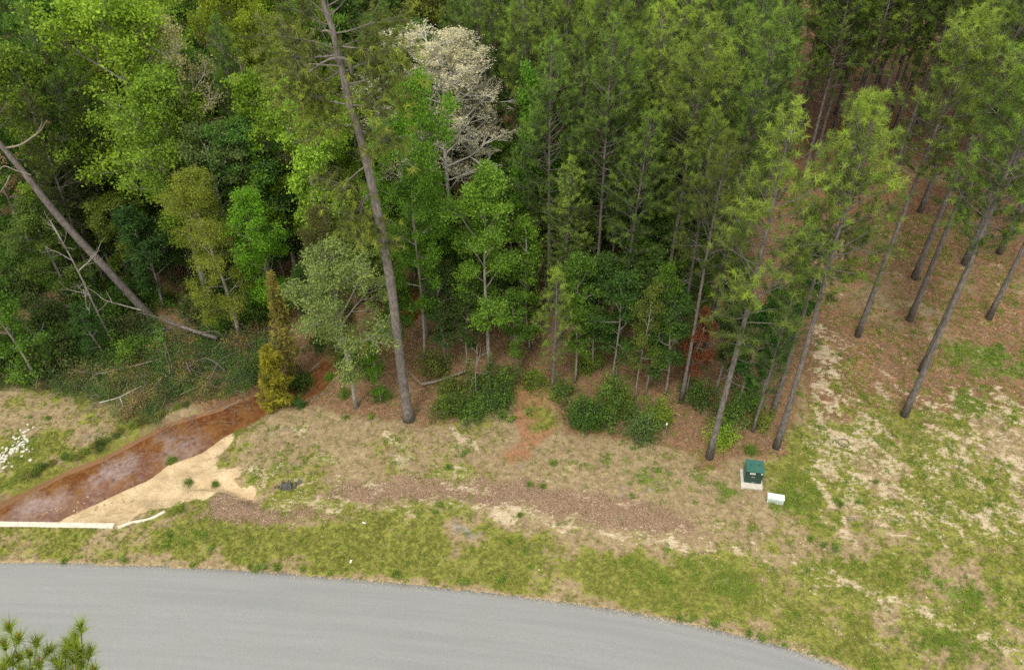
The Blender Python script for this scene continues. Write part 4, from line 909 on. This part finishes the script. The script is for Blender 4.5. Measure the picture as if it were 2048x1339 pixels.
# stones -----------------------------------------------------------
def rock_mesh(seed, mat):
    import bmesh
    rng = np.random.default_rng(seed); bm = bmesh.new(); bmesh.ops.create_icosphere(bm, subdivisions=1, radius=1)
    for v in bm.verts: v.co *= rng.uniform(.75, 1.15); v.co.z *= .6
    me = bpy.data.meshes.new('stone'); bm.to_mesh(me); bm.free(); me.materials.append(mat); return me
RK = [rock_mesh(i, M['stone']) for i in range(5)]; RT = [rock_mesh(20 + i, M['tan']) for i in range(3)]
rr = np.random.default_rng(9); rip = [(50, 850), (46, 866), (44, 880), (36, 893), (22, 903), (8, 912), (2, 925), (-10, 940)]
for k in range(105):
    if k < 82:
        t = rr.uniform(0, len(rip) - 1.01); i = int(t); f = t - i; u = rip[i][0] * (1 - f) + rip[i + 1][0] * f + rr.normal() * 7; v = rip[i][1] * (1 - f) + rip[i + 1][1] * f + rr.normal() * 5
    else: u = rr.uniform(0, 66); v = rr.uniform(875, 935)
    p = gp(u, v); o = tag(link('riprap_stone', RK[k % 5]), 'pale riprap stone scattered in the grass at the left edge', 'stone', 'pale riprap stones by the left edge')
    s = rr.uniform(.06, .13); o.location = (p[0], p[1], p[2] + s * .3); o.scale = (s, s * rr.uniform(.7, 1), s); o.rotation_euler = (0, 0, rr.uniform(0, 6))
for k in range(34):
    t = rr.uniform(0, 1); u = 80 + 190 * t + rr.normal() * 7; v = 1040 - 45 * t + rr.normal() * 6
    p = gp(u, v); o = tag(link('creek_stone', RT[k % 3]), 'small tan stone at the sandy water edge', 'stone', 'tan stones along the creek sand')
    s = rr.uniform(.03, .08); o.location = (p[0], p[1], max(p[2], ZW) + s * .25); o.scale = (s, s, s)
for (u, v, lab) in [(240, 929, 'dark stone poking out of the pale painted sky reflection on the creek'), (226, 960, 'small dark stone in the creek below the other'), (265, 943, 'tiny dark stone near the sand in the creek')]:
    p = at(u, v, ZW); o = tag(link('creek_stone', rock_mesh(50, M['dark'])), lab, 'stone'); o.location = (p[0], p[1], ZW + .01); o.scale = (.1, .08, .08)
# dark rubble heap, stake, hoop, litter
p = gp(576, 974); a = Acc(); rng = np.random.default_rng(4); me = rock_mesh(61, M['dark'])
hp = empty('rubble_heap', tuple(p), 'flat heap of dark grey rubble in the grass', 'rubble')
for k in range(26):
    o = link('rubble_stone', me, hp); r = abs(rng.normal()) * .26; an = rng.uniform(0, 6.28); s = rng.uniform(.08, .2); o.location = (r * math.cos(an) * 1.3, r * math.sin(an) * .7, .14 - r * .25); o.scale = (s * 1.2, s, s * .7); o.rotation_euler = tuple(rng.uniform(0, 3, 3))
p = gp(1330, 868); e = empty('marker_stake', tuple(p), 'thin grey marker stake with white cap by the front bushes', 'stake')
a = Acc(); a.tube([(0, 0, -.1), (.01, 0, .4), (.0, 0, .8)], [.035, .035, .033], 6); link('shaft', a.mesh('shaft', [M['metal']]), e); a = Acc(); a.tube([(0, 0, .8), (0, 0, .9)], [.06, .055], 8); link('cap', a.mesh('cap', [M['white']]), e)
p = gp(1687, 886); a = Acc(); th = np.linspace(0, 2 * math.pi, 25); a.tube(np.stack([.30 * np.cos(th), .30 * np.sin(th), .05 + 0 * th], 1), .018, 6, 0, False)
o = tag(link('hose_ring', a.mesh('hose_ring', [M['rubber']], True)), 'black rubber ring lying on the sandy patch', 'ring'); o.location = tuple(p)
for (u, v, lab) in [(728, 1046, 'flat white litter scrap on the grey grass strip'), (702, 1123, 'small white litter scrap close to the road edge'), (1078, 1140, 'tiny white scrap in the yellow grass')]:
    p = gp(u, v); o = tag(link('litter_scrap', box_mesh('litter_scrap', .2, .09, .015, M['white'], .004, (.8, .9))), lab, 'litter'); o.location = (p[0], p[1], p[2] + .05); o.rotation_euler = (.1, .05, random.uniform(0, 3))
    if 'tiny' in lab: o.scale = (.4, .5, 1)

# individual weeds along the road and on the bank
WEED = [bush(300 + i, .2, .2, 16, 16, .07, .06) for i in range(3)]
weeds = [(130, 1122), (248, 1122), (335, 1092), (340, 1072), (424, 1098), (385, 1131), (500, 1134), (515, 1136), (530, 1137), (555, 1138), (605, 1140), (660, 1148), (790, 1150), (930, 1167), (1002, 1162), (1020, 1086), (1050, 1100), (1062, 1134), (1360, 1238), (1383, 1241), (1428, 1250), (1497, 1270), (1520, 1277), (1570, 1291),
         (695, 835), (743, 835), (685, 798), (1005, 835), (1025, 842), (1622, 1080), (1645, 1092), (1668, 1097), (1760, 1152), (1680, 1010), (1675, 1002), (1715, 1005), (1750, 965), (1265, 898), (1105, 928), (895, 935), (928, 910), (1060, 970), (1085, 975), (1265, 993), (60, 835), (95, 838), (870, 1025), (880, 1012), (1040, 1030)]
for k, (u, v) in enumerate(weeds):
    p = gp(u, v); e = tag(link('weed_clump', WEED[k % 3], None, (.16, .28, .035)), 'small bright green weed clump at the road edge' if v > 1120 else 'small green weed clump on the bare bank', 'weed', 'weed clumps at the road edge' if v > 1120 else 'weed clumps on the bank')
    s = random.uniform(.5, 1.1); e.location = tuple(p); e.scale = (s, s, s * random.uniform(.7, 1.2)); e.rotation_euler = (0, 0, random.uniform(0, 6))

# foreground pine, close to the camera -------------------------------
rng = np.random.default_rng(21)
S = 15.6
tp_ = at_dist(85, 1400, 16.2); bx, by = tp_[0] - .3, tp_[1] - .9; fb = np.array([bx, by, z1(bx, by)])
e = empty('foreground_pine', tuple(fb), 'nearest pine whose needled tips poke over the road at the lower left', 'tree')
path = np.array([[0, 0, -.2], [.1, .0, 6], [.1, .1, 12], [.2, .3, 17], list(tp_ - fb)]); sp = spline(path, 4)
link('trunk', trunk_mesh('fore_trunk', sp, .24, .05, M['pbark'], 10), e)
a = Acc(); pine_crown(a, rng, sp, 12.5, 17.5, 1.7, 26, nbl=22, L=.26, W=.02, dead=2)
link('crown', a.mesh('fore_crown', [M['needle'], M['pbark']]), e, (.13, .18, .03))
a = Acc(); cand = Acc(); top = tp_ - fb
tipsA = [(18, 1252, 0), (8, 1285, .2), (38, 1275, -.2), (75, 1282, 0), (100, 1300, .2), (60, 1305, -.2), (40, 1312, .1), (20, 1320, .1), (80, 1325, 0), (5, 1335, 0), (45, 1340, 0), (62, 1345, .2)]
tipsB = [(162, 1252, 0), (150, 1272, .1), (152, 1290, -.1), (138, 1288, .2), (132, 1302, 0), (160, 1305, .1), (180, 1302, .1), (145, 1318, 0), (112, 1322, .1), (122, 1332, 0), (165, 1325, .1), (188, 1338, 0), (150, 1342, 0)]
for tl, fork in ((tipsA, at_dist(40, 1375, 16) - fb), (tipsB, at_dist(145, 1375, 16) - fb)):
    a.tube(spline([top, top * .5 + fork * .5 + np.array([0, 0, .1]), fork], 3), np.linspace(.04, .025, 7), 5, 1, False)
    for (u, v, ds) in tl:
        tip = at_dist(u, v, S + ds) - fb; mid = fork * .45 + tip * .55 + np.array([0, 0, -.12]) + rng.normal(size=3) * .05
        bp = spline([fork, mid, tip], 4); a.tube(bp, np.linspace(.018, .008, len(bp)), 5, 1, False)
        n = 150; d = unit(unit(tip - mid) * .55 + np.array([0, 0, .35]) + rng.normal(size=(n, 3)) * .55); ln = rng.uniform(.16, .31, (n, 1)); b0 = tip + rng.normal(size=(n, 3)) * .012 - unit(tip - mid) * rng.uniform(0, .12, (n, 1))
        side = unit(np.cross(d, rng.normal(size=(n, 3)))) * .0055; tp2 = b0 + d * ln
        Vv = np.stack([b0 - side, b0 + side, tp2 + side * .3], 1).reshape(-1, 3); a.add(Vv, np.arange(n * 3).reshape(-1, 3), 0, np.repeat(np.clip(rng.normal(.5, .25, n), 0, 1), 3))
        for q in range(3): cand.tube([tip, tip + np.array([rng.normal() * .02, rng.normal() * .02, rng.uniform(.06, .13)])], [.009, .005], 5)
link('leading_shoots', a.mesh('leading_shoots', [M['needle'], M['pbark']]), e, (.20, .28, .045)); M['candle'] = mat_plain('bud_candle', (.42, .25, .10), (.35, .16, .06)); link('bud_candles', cand.mesh('bud_candles', [M['candle']]), e)

# ------------------------------------------------------------------ ground cover as stuff (instanced on scattered points)
def blades_src(name, seed, n, L, W, rad, mat, flat=.3):
    rng = np.random.default_rng(seed); b = np.stack([rng.normal(size=n) * rad, rng.normal(size=n) * rad, np.zeros(n)], 1)
    d = unit(np.stack([rng.normal(size=n), rng.normal(size=n), np.full(n, flat * 3)], 1)); s = unit(np.cross(d, rng.normal(size=(n, 3)))) * W / 2
    V = np.stack([b - s, b + s, b + d * L * rng.uniform(.6, 1.2, (n, 1))], 1).reshape(-1, 3)
    me = fast_mesh(name, V, np.arange(n * 3).reshape(-1, 3), [mat]); return bpy.data.objects.new(name, me)
def leafy_src(name, seed, n, L, rad, mat, h=.04):
    rng = np.random.default_rng(seed); a = Acc(); c = rng.normal(size=(n, 3)) * np.array([rad, rad, h]); c[:, 2] = np.abs(c[:, 2]) + .01
    leaves(a, rng, c, L, .7); me = a.mesh(name, [mat]); return bpy.data.objects.new(name, me)
def scatter(name, label, src, pts, scl, seed=0):
    me = bpy.data.meshes.new(name); me.vertices.add(len(pts)); me.vertices.foreach_set('co', pts.astype(np.float32).ravel())
    at_ = me.attributes.new('scl', 'FLOAT', 'POINT'); at_.data.foreach_set('value', scl.astype(np.float32))
    rz = np.zeros((len(pts), 3), np.float32); rz[:, 2] = np.random.default_rng(seed).uniform(0, 6.28, len(pts))
    at_ = me.attributes.new('rot', 'FLOAT_VECTOR', 'POINT'); at_.data.foreach_set('vector', rz.ravel()); me.update()
    o = tag(link(name, me), label, 'ground cover', kind='stuff')
    g = bpy.data.node_groups.new(name, 'GeometryNodeTree'); g.interface.new_socket('Geometry', in_out='INPUT', socket_type='NodeSocketGeometry'); g.interface.new_socket('Geometry', in_out='OUTPUT', socket_type='NodeSocketGeometry')
    gi = g.nodes.new('NodeGroupInput'); go = g.nodes.new('NodeGroupOutput'); ip = g.nodes.new('GeometryNodeInstanceOnPoints'); oi = g.nodes.new('GeometryNodeObjectInfo')
    oi.inputs['Object'].default_value = src; oi.inputs['As Instance'].default_value = True
    a1 = g.nodes.new('GeometryNodeInputNamedAttribute'); a1.data_type = 'FLOAT'; a1.inputs['Name'].default_value = 'scl'
    a2 = g.nodes.new('GeometryNodeInputNamedAttribute'); a2.data_type = 'FLOAT_VECTOR'; a2.inputs['Name'].default_value = 'rot'
    g.links.new(gi.outputs[0], ip.inputs['Points']); g.links.new(oi.outputs['Geometry'], ip.inputs['Instance']); g.links.new(a1.outputs['Attribute'], ip.inputs['Scale']); g.links.new(a2.outputs['Attribute'], ip.inputs['Rotation'])
    g.links.new(ip.outputs[0], go.inputs[0]); md = o.modifiers.new('scatter', 'NODES'); md.node_group = g; return o
rs = np.random.default_rng(55)
def sample(n, x0=-33, x1=36, y0=16.5, y1=54):
    x = rs.uniform(x0, x1, n); y = rs.uniform(y0, y1, n); ok = (np.abs(x) < y * .5 + 16) & (sdist(x, y, ROAD) > -.02 + rs.normal(size=n) * .02) & ((sdist(x, y, WATER) > .12) | (sdist(x, y, FILL) < 0)); x = x[ok]; y = y[ok]
    return x, y, masks(x, y), rs.uniform(0, 1, len(x))
def ptz(x, y): return np.stack([x, y, zground(x, y) + (fbm(x, y, 3.5, 3, 61) - .5) * .07], 1)
x, y, mk, u = sample(330000)
nb = fbm(x, y, 4.5, 3, 700)
open_ = np.clip(1 - mk['sandy'] * 1.5, 0, 1) * np.clip(1 - mk['mulch'] * .95, 0, 1) * np.clip(1.15 - mk['sand'] * 1.2, 0, 1)
k = u < np.clip((mk['grass'] + (nb - .5) * 1.6) * 1.1 - .12, 0, 1) * open_
scatter('grass', 'short yellow green grass over the verge and the banks', blades_src('grass_tuft', 1, 22, .085, .014, .055, M['blade']), ptz(x[k], y[k]), rs.uniform(.5, 1.25, k.sum()))
k2 = (~k) & (u < .9 * np.clip(.35 + (nb - .5), 0, 1) * open_)
scatter('dry_grass', 'dry straw coloured grass thatch on the bank', blades_src('dry_tuft', 2, 16, .09, .012, .07, M['dry'], .12), ptz(x[k2], y[k2]), rs.uniform(.5, 1.2, k2.sum()))
x, y, mk, u = sample(160000); nb = fbm(x, y, 2.2, 3, 701)
k = u < np.clip((mk['lush'] + (nb - .5) * 1.8) * 1.5 - .42, 0, 1) * np.clip(1 - mk['sandy'] * 2, 0, 1) * np.clip(1 - mk['mulch'], 0.02, 1)
scatter('weeds', 'lush green weeds growing in patches on the bank', leafy_src('weed_tuft', 3, 20, .06, .075, M['weed']), ptz(x[k], y[k]), rs.uniform(.4, 1.0, k.sum()) + (rs.uniform(0, 1, k.sum()) < .08) * .9)
x, y, mk, u = sample(160000)
k = u < np.clip(mk['mulch'] * 1.0 + mk['straw'] * .45 + .05, 0, 1) * np.clip(1 - mk['sandy'] * 1.5, 0, 1)
scatter('leaf_litter', 'brown leaf litter and wood chips over the bare soil', leafy_src('litter_bit', 5, 5, .075, .07, M['chip'], .012), ptz(x[k], y[k]), rs.uniform(.4, 1.1, k.sum()))
x, y, mk, u = sample(90000); nb = fbm(x, y, 3, 3, 703)
k = u < np.clip((mk['sand'] + (nb - .5) * .8) * .8 - .2, 0, .5) * (1 - mk['sandy'])
cl = bpy.data.objects.new('clod', rock_mesh(90, M['clod']))
scatter('sand_clods', 'small pale sand clods and pebbles on the bare patches', cl, ptz(x[k], y[k]), rs.uniform(.012, .05, k.sum()))

# grit and sand washed on to the road's edge
n = 6000; ti = rs.uniform(0, len(RE) - 1.01, n); i0 = ti.astype(int); f = (ti - i0)[:, None]; off = np.abs(rs.normal(0, .16, n)) - .05
pt = RE[i0] * (1 - f) + RE[i0 + 1] * f + RN[i0] * off[:, None]; pt = np.column_stack([pt, .036 + .07 * np.sin(np.pi * np.clip(off, 0, 1) / ROADW)])
scatter('edge_grit', 'grit and washed sand along the edge of the asphalt', cl, pt, rs.uniform(.005, .022, n))
